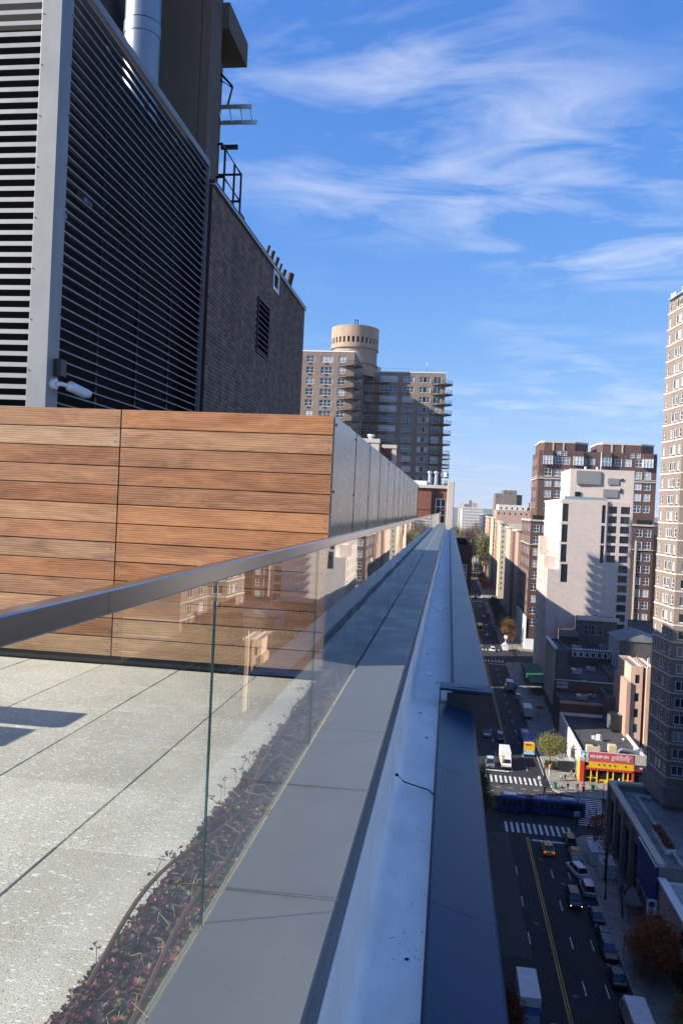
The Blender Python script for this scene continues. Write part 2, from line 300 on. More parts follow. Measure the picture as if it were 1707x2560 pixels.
def paver_mat():
    N, L, b = node_mat('paver')
    g = N.new('ShaderNodeNewGeometry'); pos = g.outputs['Position']
    def vor(sc, st, feat='F1'):
        mp = N.new('ShaderNodeMapping'); L.new(pos, mp.inputs[0]); mp.inputs['Scale'].default_value = st; mp.inputs['Rotation'].default_value = (0, 0, .4)
        n = N.new('ShaderNodeTexVoronoi'); L.new(mp.outputs[0], n.inputs['Vector']); n.inputs['Scale'].default_value = sc; return n
    def noi(sc, det):
        n = N.new('ShaderNodeTexNoise'); L.new(pos, n.inputs['Vector']); n.inputs['Scale'].default_value = sc; n.inputs['Detail'].default_value = det; n.inputs['Roughness'].default_value = .7; return n.outputs[0]
    def mr(o, a, bb, c, d):
        n = N.new('ShaderNodeMapRange'); L.new(o, n.inputs[0]); n.inputs[1].default_value = a; n.inputs[2].default_value = bb; n.inputs[3].default_value = c; n.inputs[4].default_value = d; return n.outputs[0]
    def mul(a, bb):
        n = N.new('ShaderNodeMath'); n.operation = 'MULTIPLY'; L.new(a, n.inputs[0]); L.new(bb, n.inputs[1]); return n.outputs[0]
    def mixc(f, a, c):
        n = N.new('ShaderNodeMix'); n.data_type = 'RGBA'; L.new(f, n.inputs[0]); L.new(a, n.inputs[6]); n.inputs[7].default_value = c; return n.outputs[2]
    sand = N.new('ShaderNodeValToRGB'); L.new(noi(190, 4), sand.inputs[0]); e = sand.color_ramp.elements
    e[0].position = .34; e[0].color = (.215, .188, .148, 1); e[1].position = .62; e[1].color = (.72, .65, .54, 1)
    k = e.new(.47); k.color = (.52, .47, .39, 1)
    col = sand.outputs[0]
    big = mr(noi(2.2, 3), .3, .7, .86, 1.10); v = N.new('ShaderNodeVectorMath'); v.operation = 'SCALE'; L.new(col, v.inputs[0]); L.new(big, v.inputs['Scale']); col = v.outputs[0]
    for sc, st, thr, keep, c in ((34, (1, 1.9, 1), .30, .62, (.80, .79, .74, 1)), (75, (1, 1.4, 1), .30, .60, (.74, .73, .68, 1)), (16, (1, 2.1, 1), .20, .72, (.82, .81, .77, 1)), (120, (1, 1, 1), .3, .8, (.11, .09, .07, 1))):
        n = vor(sc, st); sx = N.new('ShaderNodeSeparateColor'); L.new(n.outputs['Color'], sx.inputs[0])
        f = mul(mr(n.outputs['Distance'], thr*.8, thr, 1, 0), mr(sx.outputs[0], keep, keep+.02, 0, 1)); col = mixc(f, col, c)
    oi = N.new('ShaderNodeObjectInfo'); v2 = N.new('ShaderNodeVectorMath'); v2.operation = 'SCALE'; L.new(col, v2.inputs[0]); L.new(mr(oi.outputs['Random'], 0, 1, .90, 1.06), v2.inputs['Scale']); col = v2.outputs[0]
    L.new(col, b.inputs['Base Color']); b.inputs['Roughness'].default_value = .85
    bp = N.new('ShaderNodeBump'); bp.inputs['Strength'].default_value = .5; bp.inputs['Distance'].default_value = .004; L.new(noi(190, 4), bp.inputs['Height']); L.new(bp.outputs[0], b.inputs['Normal'])
paver_mat()

def glass_mat():
    m = bpy.data.materials.new('clear_glass'); m.use_nodes = True; M['clear_glass'] = m
    N, L = m.node_tree.nodes, m.node_tree.links
    N.remove(N['Principled BSDF']); out = N['Material Output']
    g = N.new('ShaderNodeNewGeometry'); d = N.new('ShaderNodeVectorMath'); d.operation = 'DOT_PRODUCT'; L.new(g.outputs['Incoming'], d.inputs[0]); L.new(g.outputs['Normal'], d.inputs[1])
    def ma(op, a, bb=0.0):
        n = N.new('ShaderNodeMath'); n.operation = op
        for i, v in enumerate((a, bb)):
            if isinstance(v, (int, float)): n.inputs[i].default_value = v
            else: L.new(v, n.inputs[i])
        return n.outputs[0]
    c = ma('ABSOLUTE', d.outputs['Value']); f = ma('POWER', ma('SUBTRACT', 1.0, c), 4.6); f = ma('ADD', ma('MULTIPLY', f, .955), .045)
    t = N.new('ShaderNodeBsdfTransparent'); t.inputs[0].default_value = (.93, .965, .94, 1)
    gl = N.new('ShaderNodeBsdfGlossy'); gl.inputs['Roughness'].default_value = 0.0; gl.inputs[0].default_value = (.97, .98, .98, 1)
    ns = N.new('ShaderNodeTexNoise'); L.new(g.outputs['Position'], ns.inputs['Vector']); ns.inputs['Scale'].default_value = 1.3; ns.inputs['Detail'].default_value = 1
    bp = N.new('ShaderNodeBump'); bp.inputs['Strength'].default_value = .05; bp.inputs['Distance'].default_value = .02; L.new(ns.outputs[0], bp.inputs['Height']); L.new(bp.outputs[0], gl.inputs['Normal'])
    mx = N.new('ShaderNodeMixShader'); L.new(f, mx.inputs[0]); L.new(t.outputs[0], mx.inputs[1]); L.new(gl.outputs[0], mx.inputs[2]); L.new(mx.outputs[0], out.inputs[0])
glass_mat()
mat('glass_edge', (.008, .04, .036), .1, var=0, spec=.8)
mat('glass_shelter', (.25, .32, .33), .1, var=0, spec=.8)

# ------------------------------------------------------------------ mesh helpers
class MB:
    def __init__(s): s.v = []; s.f = []; s.m = []
    def quad(s, a, b, c, d, m=0):
        n = len(s.v); s.v += [a, b, c, d]; s.f.append((n, n+1, n+2, n+3)); s.m.append(m)
    def poly(s, pts, m=0):
        n = len(s.v); s.v += list(pts); s.f.append(tuple(range(n, n+len(pts)))); s.m.append(m)
    def box(s, x0, x1, y0, y1, z0, z1, m=0):
        n = len(s.v)
        s.v += [(x0, y0, z0), (x1, y0, z0), (x1, y1, z0), (x0, y1, z0), (x0, y0, z1), (x1, y0, z1), (x1, y1, z1), (x0, y1, z1)]
        for q in ((0, 3, 2, 1), (4, 5, 6, 7), (0, 1, 5, 4), (1, 2, 6, 5), (2, 3, 7, 6), (3, 0, 4, 7)): s.f.append(tuple(n+i for i in q)); s.m.append(m)
    def prism(s, pts, z0, z1, m=0, mt=None):
        n = len(s.v); k = len(pts)
        s.v += [(x, y, z0) for x, y in pts] + [(x, y, z1) for x, y in pts]
        for i in range(k): j = (i+1) % k; s.f.append((n+i, n+j, n+k+j, n+k+i)); s.m.append(m)
        s.f.append(tuple(n+k+i for i in range(k))); s.m.append(m if mt is None else mt); s.f.append(tuple(n+k-1-i for i in range(k))); s.m.append(m)
    def extr(s, prof, axis, a, b, m=0):          # profile extruded along an axis ('x': prof=(y,z), 'y': prof=(x,z))
        n = len(s.v); k = len(prof)
        f = (lambda p, t: (t, p[0], p[1])) if axis == 'x' else (lambda p, t: (p[0], t, p[1]))
        s.v += [f(p, a) for p in prof] + [f(p, b) for p in prof]
        for i in range(k): j = (i+1) % k; s.f.append((n+i, n+j, n+k+j, n+k+i)); s.m.append(m)
        s.f.append(tuple(n+i for i in range(k))); s.m.append(m); s.f.append(tuple(n+k+k-1-i for i in range(k))); s.m.append(m)
    def tube(s, pts, r, seg=6, m=0, r2=None):
        pts = [Vector(p) for p in pts]; rings = []
        for i, p in enumerate(pts):
            d = (pts[min(i+1, len(pts)-1)] - pts[max(i-1, 0)]).normalized()
            a = d.orthogonal().normalized(); b = d.cross(a)
            rr = r if r2 is None else r + (r2-r)*i/(len(pts)-1)
            n = len(s.v); s.v += [tuple(p + (a*math.cos(t)+b*math.sin(t))*rr) for t in [2*math.pi*k/seg for k in range(seg)]]; rings.append(n)
        for n0, n1 in zip(rings, rings[1:]):
            # align ring start
            best = min(range(seg), key=lambda o: (Vector(s.v[n0])-Vector(s.v[n1+o])).length)
            for k in range(seg): s.f.append((n0+k, n0+(k+1) % seg, n1+(k+1+best) % seg, n1+(k+best) % seg)); s.m.append(m)
        s.f.append(tuple(rings[0]+k for k in range(seg))); s.m.append(m); s.f.append(tuple(rings[-1]+k for k in range(seg))); s.m.append(m)
    def ball(s, c, r, m=0, nu=8, nv=5, sz=1.0):
        n = len(s.v)
        for j in range(nv+1):
            t = math.pi*j/nv
            for i in range(nu): a = 2*math.pi*i/nu; s.v.append((c[0]+r*math.sin(t)*math.cos(a), c[1]+r*math.sin(t)*math.sin(a), c[2]+r*sz*math.cos(t)))
        for j in range(nv):
            for i in range(nu): s.f.append((n+j*nu+i, n+j*nu+(i+1) % nu, n+(j+1)*nu+(i+1) % nu, n+(j+1)*nu+i)); s.m.append(m)
    def mesh(s, name, mats):
        me = bpy.data.meshes.new(name); me.from_pydata(s.v, [], s.f)
        for k in mats: me.materials.append(M[k])
        if len(mats) > 1: me.polygons.foreach_set('material_index', s.m)
        me.update(); return me
    def build(s, name, mats, parent=None, smooth=False, bevel=0):
        if isinstance(mats, str): mats = [mats]
        me = s.mesh(name, mats)
        if smooth: me.polygons.foreach_set('use_smooth', [True]*len(me.polygons)); me.set_sharp_from_angle(angle=math.radians(40))
        o = add(name, me, parent)
        if bevel: 
            b = o.modifiers.new('bevel', 'BEVEL'); b.width = bevel; b.segments = 2; b.limit_method = 'ANGLE'
        return o
def add(name, me, parent=None, loc=None, rz=0):
    o = bpy.data.objects.new(name, me); C.objects.link(o)
    if parent: o.parent = parent
    if loc is not None: o.location = loc
    if rz: o.rotation_euler = (0, 0, rz)
    return o
def tag(o, label, cat, group=None):
    o['label'] = label; o['category'] = cat
    if group: o['group'] = group
    return o
def thing(name, label, cat, loc=(0, 0, 0), rz=0, group=None):
    o = bpy.data.objects.new(name, None); C.objects.link(o); o.location = loc; o.rotation_euler = (0, 0, rz); o.empty_display_size = .2
    return tag(o, label, cat, group)
def struct(o): o['kind'] = 'structure'; return o
def stuff(o): o['kind'] = 'stuff'; return o
def copy_tree(o, parent=None):
    c = o.copy(); C.objects.link(c); c.parent = parent
    for ch in o.children: copy_tree(ch, c)
    return c

# window units: frame with glazing bars, its pane a child of it; meshes shared between alike windows
WC = {}
def window(parent, loc, rz, w, h, nx=2, nz=2, frame='white_frame', pane='pane', rec=.14, ft=.09, name='window'):
    key = (round(w, 2), round(h, 2), nx, nz, frame, pane, rec, ft)
    if key not in WC:
        mb = MB(); d0, d1 = rec-.05, rec+.06
        mb.box(-w/2, w/2, d0, d1, 0, ft); mb.box(-w/2, w/2, d0, d1, h-ft, h)
        mb.box(-w/2, -w/2+ft, d0, d1, ft, h-ft); mb.box(w/2-ft, w/2, d0, d1, ft, h-ft)
        for i in range(1, nx): x = -w/2+w*i/nx; mb.box(x-ft*.42, x+ft*.42, d0+.005, d1-.005, ft, h-ft)
        for i in range(1, nz): z = h*i/nz; mb.box(-w/2+ft, w/2-ft, d0+.01, d1-.01, z-ft*.36, z+ft*.36)
        pb = MB(); pb.box(-w/2, w/2, rec+.02, rec+.04, 0.01, h-.01)
        WC[key] = (mb.mesh('window', [frame]), pb.mesh('pane', [pane]))
    a, b = WC[key]
    o = add(name, a, parent, loc, rz); add('pane', b, o)
    return o

# buildings: closed polygon (counter-clockwise), walls with real openings
class Bld:
    def __init__(s, name, label, cat='building', wall='tan_brick', group=None):
        s.root = thing(name, label, cat, group=group); s.wall = wall; s.mb = MB(); s.rm = MB(); s.base = None
    def mass(s, poly, z0, z1, holes=None, parapet=.9, pt=.35, rec=.2, reveal=None):
        if s.base is None: s.base = Vector((sum(p[0] for p in poly)/len(poly), sum(p[1] for p in poly)/len(poly), z0)); s.root.location = s.base
        holes = holes or {}; k = len(poly)
        for i in range(k):
            p, q = Vector(poly[i]), Vector(poly[(i+1) % k]); d = (q-p); Lg = d.length; d /= Lg; n = Vector((d.y, -d.x))
            rz = math.atan2(d.y, d.x); hs = holes.get(i, [])
            us = sorted({0, Lg, *[round(max(0, h[0]-h[2]/2), 3) for h in hs], *[round(min(Lg, h[0]+h[2]/2), 3) for h in hs]})
            vs = sorted({z0, z1, *[round(h[1], 3) for h in hs], *[round(h[1]+h[3], 3) for h in hs]})
            P = lambda u, v, dp=0.: (p.x+d.x*u-n.x*dp, p.y+d.y*u-n.y*dp, v)
            rects = [(h[0]-h[2]/2, h[0]+h[2]/2, h[1], h[1]+h[3]) for h in hs]
            for vi in range(len(vs)-1):
                run = None
                for ui in range(len(us)-1):
                    uc, vc = (us[ui]+us[ui+1])/2, (vs[vi]+vs[vi+1])/2
                    inside = any(a-1e-4 < uc < b+1e-4 and c-1e-4 < vc < e+1e-4 for a, b, c, e in rects)
                    if not inside and run is None: run = us[ui]
                    if run is not None and (inside or ui == len(us)-2):
                        e = us[ui] if inside else us[ui+1]
                        s.mb.quad(P(run, vs[vi]), P(e, vs[vi]), P(e, vs[vi+1]), P(run, vs[vi+1])); run = None
            for a, b, c, e in rects:
                for (u1, v1), (u2, v2) in (((a, c), (b, c)), ((b, c), (b, e)), ((b, e), (a, e)), ((a, e), (a, c))):
                    s.mb.quad(P(u1, v1), P(u2, v2), P(u2, v2, .35), P(u1, v1, .35))
            for h in hs:
                kw = h[4] if len(h) > 4 else {}
                c = P(h[0], h[1]); window(s.root, Vector(c)-s.base, rz, h[2], h[3], **kw)
        top = z1-parapet
        s.rm.poly([(x, y, top) for x, y in poly])
        # parapet inner faces and top
        cxm, cym = sum(p[0] for p in poly)/k, sum(p[1] for p in poly)/k
        inn = [(x+(cxm-x)*min(.4, pt/max(1e-3, abs(cxm-x))), y+(cym-y)*min(.4, pt/max(1e-3, abs(cym-y)))) for x, y in poly]
        for i in range(k):
            j = (i+1) % k; a, b, c, e = poly[i], poly[j], inn[j], inn[i]
            s.mb.quad((*a, z1), (*b, z1), (*c, z1), (*e, z1)); s.mb.quad((*e, z1), (*c, z1), (*c, top), (*e, top))
    def part(s, mb, name, mats, **k):
        mb.v = [(x-s.base.x, y-s.base.y, z-s.base.z) for x, y, z in mb.v]; return mb.build(name, mats, s.root, **k)
    def done(s, roof='roof_tar'):
        s.part(s.mb, 'wall', s.wall); s.part(s.rm, 'roof', roof); return s.root
def rect(x0, x1, y0, y1): return [(x0, y0), (x1, y0), (x1, y1), (x0, y1)]
def grid(cols, rows, w, h, **kw): return [(c, r, w, h, kw) for r in rows for c in cols]
def frange(a, n, d): return [a+i*d for i in range(n)]

# ================================================================== THE STREET
GZ = 0.0
mb = MB(); mb.quad((-7000, -3000, -.25), (7000, -3000, -.25), (7000, 9000, -.25), (-7000, 9000, -.25)); struct(mb.build('ground', 'ground'))
RL, RR = 8.6, 24.4          # kerb lines of the street
AV1 = (145.5, 171.0); AV2 = (306, 333); AV3 = (508, 532)     # avenues crossing
mb = MB(); mb.quad((RL-1, 20, 0), (RR+4, 20, 0), (RR+4, 660, 0), (RL-1, 660, 0))
for a, b in (AV1, AV2, AV3):
    mb.quad((-140, a, 0), (RL-1, a, 0), (RL-1, b, 0), (-140, b, 0)); mb.quad((RR+4, a, 0), (200, a, 0), (200, b, 0), (RR+4, b, 0))
road = struct(mb.build('road', 'asphalt'))
def sidewalk(x0, x1, y0, y1, cr):
    # slab with rounded corner(s): cr = set of corners 'sw','se','nw','ne'; kerb as a child
    def pl(g):
        pts = []; r = 4.0
        for nm, (cx_, cy_), a0 in (('sw', (x0, y0), 180), ('se', (x1, y0), 270), ('ne', (x1, y1), 0), ('nw', (x0, y1), 90)):
            gx = g if cx_ == x1 else -g; gy = g if cy_ == y1 else -g
            if nm in cr:
                ox = cx_+(r if cx_ == x0 else -r); oy = cy_+(r if cy_ == y0 else -r)
                for k in range(7): a = math.radians(a0+15*k); pts.append((ox+(r+g)*math.cos(a), oy+(r+g)*math.sin(a)))
            else: pts.append((cx_+gx, cy_+gy))
        return pts
    m1 = MB(); m1.prism(pl(-.18), -.2, .155); o = struct(m1.build('sidewalk', 'sidewalk'))
    m2 = MB(); m2.prism(pl(0), -.2, .148); m2.build('kerb', 'kerb', o)
    return o
sidewalk(RR, 31.5, 20, AV1[0]-.5, {'nw'}); sw1 = sidewalk(RR-.8, 60, AV1[1]-6.5, AV2[0], {'sw', 'nw'}); sidewalk(RR, 60, AV2[1], AV3[0], {'sw', 'nw'}); sidewalk(RR, 60, AV3[1], 660, {'sw'})
sidewalk(-2, RL, 20, AV1[0]-.5, {'ne'}); sidewalk(-2, RL, AV1[1]+1, AV2[0], {'se', 'ne'}); sidewalk(-2, RL, AV2[1], AV3[0], {'se', 'ne'}); sidewalk(-2, RL, AV3[1], 660, {'se'})
MC = {}
def mark(name, x0, x1, y0, y1, m, z=.008):
    key = (round(x1-x0, 2), round(y1-y0, 2), m)
    if key not in MC: t = MB(); t.box(-key[0]/2, key[0]/2, -key[1]/2, key[1]/2, 0, .004); MC[key] = t.mesh(name, [m])
    return add(name, MC[key], road, ((x0+x1)/2, (y0+y1)/2, z))
def bars(y0, y1, x0, x1, w=.45, p=1.02):
    x = x0
    while x+w <= x1: mark('crosswalk_bar', x, x+w, y0, y1, 'paint_white'); x += p
bars(143.2, 147.8, 12.6, 24.6); bars(168.9, 173.3, 10.2, 22.6)
y = 149.6
while y < 167: mark('crosswalk_bar', 26.2+(y-149)*.16, 31.4+(y-149)*.10, y, y+.42, 'paint_white'); y += 1.05
bars(304.2, 308.0, 12, 23.6, .5, 1.3); bars(328.5, 332.3, 12, 23.6, .5, 1.3); bars(504, 508, 12, 23.6, .55, 1.5); bars(530, 534, 12, 23.6, .55, 1.5)
mark('stop_line', 16.9, 24.2, 140.2, 140.8, 'paint_white'); mark('stop_line', 10.2, 15.6, 176.2, 176.8, 'paint_white'); mark('stop_line', 17, 24, 300, 300.6, 'paint_white')
for a, b in ((20, 141.6), (176.5, 300), (337, 502), (536, 655)):
    for x in (15.93, 16.25): mark('centre_line', x, x+.15, a, b, 'paint_yellow')
for k in range(7):
    yy = 66.2+10.05*k
    mark('lane_dash', 13.15, 13.30, yy, yy+3, 'paint_white'); mark('lane_dash', 18.68, 18.83, yy, yy+3, 'paint_white')
    if yy < 130 and k not in (5,): mark('lane_dash', 21.35, 21.48, yy, yy+2.8, 'paint_white')
for k in range(12):
    yy = 178+10.05*k; mark('lane_dash', 19.6, 19.75, yy, yy+3, 'paint_white')
    if k > 0: mark('lane_dash', 13.3, 13.45, yy, yy+3, 'paint_white')
for k in range(14): yy = 340+11*k; mark('lane_dash', 20.2, 20.35, yy, yy+3, 'paint_white')
mark('edge_line', 22.9, 23.04, 176, 200, 'paint_white')
for k in range(9):                                             # avenue lane dashes
    mark('lane_dash', 6+2.6*k, 7.1+2.6*k, 163.4, 163.54, 'paint_white'); mark('lane_dash', 6.8+2.6*k, 7.9+2.6*k, 166.0, 166.14, 'paint_white')
for x_, y_ in ((17.4, 96), (14.6, 112), (20, 125), (17.6, 133), (14.3, 151), (19.2, 164.6), (17.8, 186), (14.5, 194), (18.5, 212), (17.4, 240)):
    t_ = MB(); t_.prism([(.34*math.cos(6.283*k/14), .34*math.sin(6.283*k/14)) for k in range(14)], 0, .006); add('manhole_cover', t_.mesh('manhole_cover', ['dark_steel']), road, (x_, y_, .006))
for x_, y_, w_, l_ in ((17.2, 118, 1.1, 7), (14.0, 98, .9, 4), (19.9, 102, 1.2, 9), (15.0, 130, .7, 12), (18.0, 205, 1.2, 10), (20.6, 176, 1.6, 3.2)): mark('road_patch', x_, x_+w_, y_, y_+l_, 'rubber', .0032)
mark('bus_pad', 9.2, 13.05, 103, 142.5, 'asphalt_pad', .0035)
mark('road_patch', 10, 24.5, 160.5, 168.6, 'asphalt_pad', .0035)

# ================================================================== THE TERRACE ROOF
def R(z): return H+z
# building under the terrace
mb = MB(); mb.box(-21, -.02, -40, 70.6, 0, R(-1.9))
o = thing('terrace_building', 'tall apartment block carrying the roof terrace, its street wall dropping below the parapet', 'building', (-10, 15, 0))
mb.v = [(x+10, y-15, z) for x, y, z in mb.v]; mb.build('wall', 'grey_stone', o)
mb = MB(); mb.box(-21, -.95, -40, 5.86, R(-1.9)+.003, R(-1.36)); mb.v = [(x+10, y-15, z) for x, y, z in mb.v]; mb.build('roof_slab', 'concrete', o)
mb = MB(); mb.box(-21, -.95, 5.87, 70, R(-1.9)+.003, R(-1.36)); mb.v = [(x+10, y-15, z) for x, y, z in mb.v]; mb.build('roof_slab', 'roof_grey', o)

# deck of concrete pavers
mb = MB(); mb.box(-9.9, -.93, -4, 5.84, R(-1.355), R(-1.345)); deck = struct(mb.build('roof_deck', 'gasket'))
t = MB(); t.box(-.3015, .3015, -.3025, .3025, -.04, 0); pm = t.mesh('paver', ['paver'])
pb = bmesh.new(); pb.from_mesh(pm); bmesh.ops.bevel(pb, geom=[e for e in pb.edges if all(v.co.z > -.01 for v in e.verts)], offset=.003, segments=1, affect='EDGES'); pb.to_mesh(pm); pb.free()
for i in range(14):
    for j in range(13):
        cxp = -.93-.152-.305*0 - .3 - .608*i + .0; yy = 5.49-.608*j
        if i == 0: cxp = -1.39+.304
        else: cxp = -1.39-.304-.608*(i-1)
        add('paver', pm, deck, (cxp, yy, R(-1.32)+random.uniform(-.0012, .0012)), random.uniform(-.002, .002))
# the first column runs under the planted strip: the bed of sedum in front of it
mb = MB(); mb.box(-.905, -.66, -1, 21.5, R(-1.36), R(-1.305)); bed = struct(mb.build('planting_bed', 'soil'))
mb = MB()
def petal(b, c, d, nrm, l, w, m):
    s_ = d.cross(nrm).normalized()*w; tip = c+d*l; mid = c+d*l*.55
    b.quad(tuple(c), tuple(mid-s_), tuple(tip), tuple(mid+s_), m)
def rosette(b, c, r, m):
    n = random.randint(5, 7); a0 = random.random()*6.28
    tilt = Vector((random.uniform(-.5, .5), random.uniform(-.5, .5), 1)).normalized()
    ax = tilt.orthogonal().normalized(); ay = tilt.cross(ax)
    for k in range(n):
        a = a0+6.283*k/n; d = (ax*math.cos(a)+ay*math.sin(a)+tilt*random.uniform(.15, .7)).normalized()
        petal(b, c, d, tilt, r*random.uniform(.8, 1.2), r*.33, m)
random.seed(5)
N_ = 0
while N_ < 26000:
    y = 1.0+9.5*(random.random()**1.5); x = -.885+.235*random.random()**.95
    edge = -.868-.02*math.sin(y*5.1)-.015*math.sin(y*13+1)
    if random.random() < .28: x = edge+random.random()*.05
    hh = .004+.05*random.random()**1.3*(.45+.55*max(0, math.sin(y*3.3+1)*math.sin(y*7.7)))+.025*random.random()
    zone = math.sin(y*2.1+.7)+.6*math.sin(y*5.3)+random.gauss(0, .75)
    right = (x+.885)/.235
    if right > .6: m = random.choices((0, 1, 2, 3), (6, 3, 4, 2))[0]
    elif zone > 1.15 and y < 4: m = random.choices((0, 2, 3), (2, 4, 3))[0]
    else: m = random.choices((0, 1, 2, 3), (12, 4, 1.2, .8))[0]
    rosette(mb, Vector((x, y, R(-1.305)+hh)), random.uniform(.008, .0175)*(1 if y < 5 else 1.4), m); N_ += 1
for k in range(110):                                            # flower stalks with dark heads along the edge
    y = 1.0+7*random.random()**1.3; x = -.93+.10*random.random(); z0 = R(-1.30); h_ = random.uniform(.035, .085); lx = random.uniform(-.04, .03); ly = random.uniform(-.03, .03)
    mb.tube([(x, y, z0), (x+lx*.4, y+ly*.4, z0+h_*.6), (x+lx, y+ly, z0+h_)], .0012, 3, 0)
    for q in range(5): rosette(mb, Vector((x+lx+random.uniform(-.012, .012), y+ly+random.uniform(-.012, .012), z0+h_+random.uniform(-.008, .008))), .008, random.choice((0, 0, 1)))
tag(stuff(mb.build('sedum', ['sedum_purple', 'sedum_red', 'sedum_green', 'sedum_orange'])), 'dark burgundy and green sedum growing along the foot of the glass railing', 'sedum')
mb = MB()
for k in range(520):
    y = 1.0+7.5*random.random()**1.3; x = -.86+.19*random.random()**.7; z0 = R(-1.30); a = random.random()*6.28; l = random.uniform(.05, .13); up_ = random.uniform(.02, .085)
    mb.tube([(x, y, z0+.01), (x+math.cos(a)*l*.4, y+math.sin(a)*l*.4, z0+up_), (x+math.cos(a)*l, y+math.sin(a)*l, z0+up_*random.uniform(.5, 1.3))], .0011, 3)
tag(stuff(mb.build('dry_stalks', 'straw')), 'dry straw-coloured stalks caught behind the glass railing among the sedum', 'dry grass')
for nm, xs, lab, zz_ in (('drip_hose', -.83, 'brown drip hose snaking over the sedum nearest the pavers', .07), ('drip_hose', -.735, 'brown drip hose lying in the sedum close to the glass', .055)):
    mb = MB(); mb.tube([(xs+.040*math.sin(y*2.3+xs*30)+.022*math.sin(y*5.1+xs*9), y, R(-1.305)+zz_+.022*math.sin(y*3.7+xs*9)) for y in [.9+.09*i for i in range(62)]], .0075, 6)
    tag(mb.build(nm, 'hose', smooth=True), lab, 'hose')

# parapet: coping panels, membrane gutter, outer flashing
par = thing('parapet', 'long grey metal parapet with white gutter and blue outer flashing beside the glass', 'parapet', (-.4, 2, R(-1.9)))
def pp(mb, name, m, **k):
    mb.v = [(x+.4, y-2, z-R(-1.9)) for x, y, z in mb.v]; return mb.build(name, m, par, **k)
js = [-1.2, .45, 1.42, 2.39, 3.335, 4.21, 6.09, 8.0, 8.62]+frange(10.6, 25, 2.42)
for a, b in zip(js, js[1:]):
    mb = MB(); g = .0022
    mb.extr([(-.640, R(-1.215)), (-.29, R(-1.21)), (-.284, R(-1.216)), (-.284, R(-1.375)), (-.292, R(-1.375)), (-.292, R(-1.222)), (-.640, R(-1.225))], 'y', a+g, b-g)
    for v_ in range(len(mb.v)): pass
    pp(mb, 'coping_panel', 'coping_grey')
    if a < 3: mb = MB(); mb.box(-.638, -.2835, b-.017, b-.0145, R(-1.2155), R(-1.2085)); pp(mb, 'joint_strip', 'coping_edge')
mb = MB(); mb.box(-.638, -.295, -1.2, 70, R(-1.9), R(-1.23)); pp(mb, 'core_wall', 'concrete')
mb = MB(); prof = [(-.296, R(-1.377)), (-.275, R(-1.40)), (-.262, R(-1.60))]
for k in range(7): a = math.radians(180+90*k/6); prof.append((-.205+.055*math.cos(a), R(-1.652)+.055*math.sin(a)))
prof += [(-.03, R(-1.712)), (-.018, R(-1.705)), (-.018, R(-1.80)), (-.296, R(-1.80))]
# gently uneven membrane: rings along y
ys = [-1+.35*i for i in range(60)]+[20+2*i for i in range(26)]
rr = random.Random(3); n0 = None
for y in ys:
    n = len(mb.v); wob = rr.uniform(-.006, .006)
    mb.v += [(x+(wob if 1 < i < 9 else 0), y, z+(rr.uniform(-.004, .004) if 8 < i < 11 else 0)) for i, (x, z) in enumerate(prof)]
    if n0 is not None:
        for i in range(len(prof)-1): mb.f.append((n0+i, n0+i+1, n+i+1, n+i)); mb.m.append(0)
    n0 = n
pp(mb, 'gutter', 'membrane', smooth=True)
random.seed(21)
mb = MB()                                                       # grit and leaf bits lying in the gutter
for k in range(150):
    y = 2.5+9*random.random()**1.6; x = -.19+.165*random.random()**.45; r = random.uniform(.0012, .0038)
    mb.ball((x, y, R(-1.711)), r, 0, 5, 3, .6)
mb.ball((-.082, 2.98, R(-1.709)), .0095, 0, 8, 4, .4)
for x, y in ((-.16, 6.6), (-.1, 5.9), (-.05, 7.8), (-.17, 9.3)):
    for k in range(6): a = random.random()*6; mb.tube([(x, y, R(-1.707)), (x+.03*math.cos(a), y+.03*math.sin(a), R(-1.703))], .0014, 3)
stuff(pp(mb, 'grit', 'soil'))
for x, y, sx, sy in ((-.13, 8.2, .05, .12), (-.09, 13.6, .05, .25), (-.07, 14.6, .04, .2), (-.11, 17.5, .05, .3), (-.1, 24, .05, .5), (-.12, 30, .05, .7), (-.1, 38, .05, .8)):   # pale patches of sealant
    mb = MB(); mb.prism([(x+sx*math.cos(a)*(1+.25*math.sin(3*a)), y+sy*math.sin(a)*(1+.2*math.cos(2*a))) for a in [6.283*k/14 for k in range(14)]], R(-1.712), R(-1.7015)); pp(mb, 'sealant_patch', 'white_paint')
fj = [-1, 1.2, 3.4, 5.2, 6.95]
for a, b in zip(fj, fj[1:]):
    mb = MB(); mb.extr([(-.016, R(-1.695)), (-.004, R(-1.69)), (.275, R(-1.76)), (.29, R(-1.80)), (.29, R(-2.3)), (.28, R(-2.3)), (.27, R(-1.775)), (-.016, R(-1.71))], 'y', a+.0015, b-.0015); pp(mb, 'flashing', 'flashing')
fj = [6.97, 7.91, 9.23, 12.98]+frange(17, 14, 4.05)
for a, b in zip(fj, fj[1:]):
    mb = MB(); mb.extr([(.095, R(-1.71)), (.10, R(-1.565)), (.11, R(-1.55)), (.415, R(-1.56)), (.43, R(-1.575)), (.43, R(-1.86)), (.09, R(-1.86))], 'y', a+.002, b-.002); pp(mb, 'flashing', 'flashing')
mb = MB(); mb.box(-.0175, .094, 7.1, 70, R(-1.80), R(-1.709)); pp(mb, 'gutter_margin', 'membrane')
mb = MB()                                                       # lifted end plate where the flashing steps up
mb.poly([(-.012, 6.962, R(-1.575)), (.12, 6.962, R(-1.59)), (.435, 6.962, R(-1.60)), (.435, 6.962, R(-1.555)), (.2, 6.962, R(-1.545)), (-.012, 6.962, R(-1.545))])
mb.quad((-.012, 6.90, R(-1.548)), (.44, 6.90, R(-1.56)), (.44, 7.1, R(-1.545)), (-.012, 7.1, R(-1.54)))
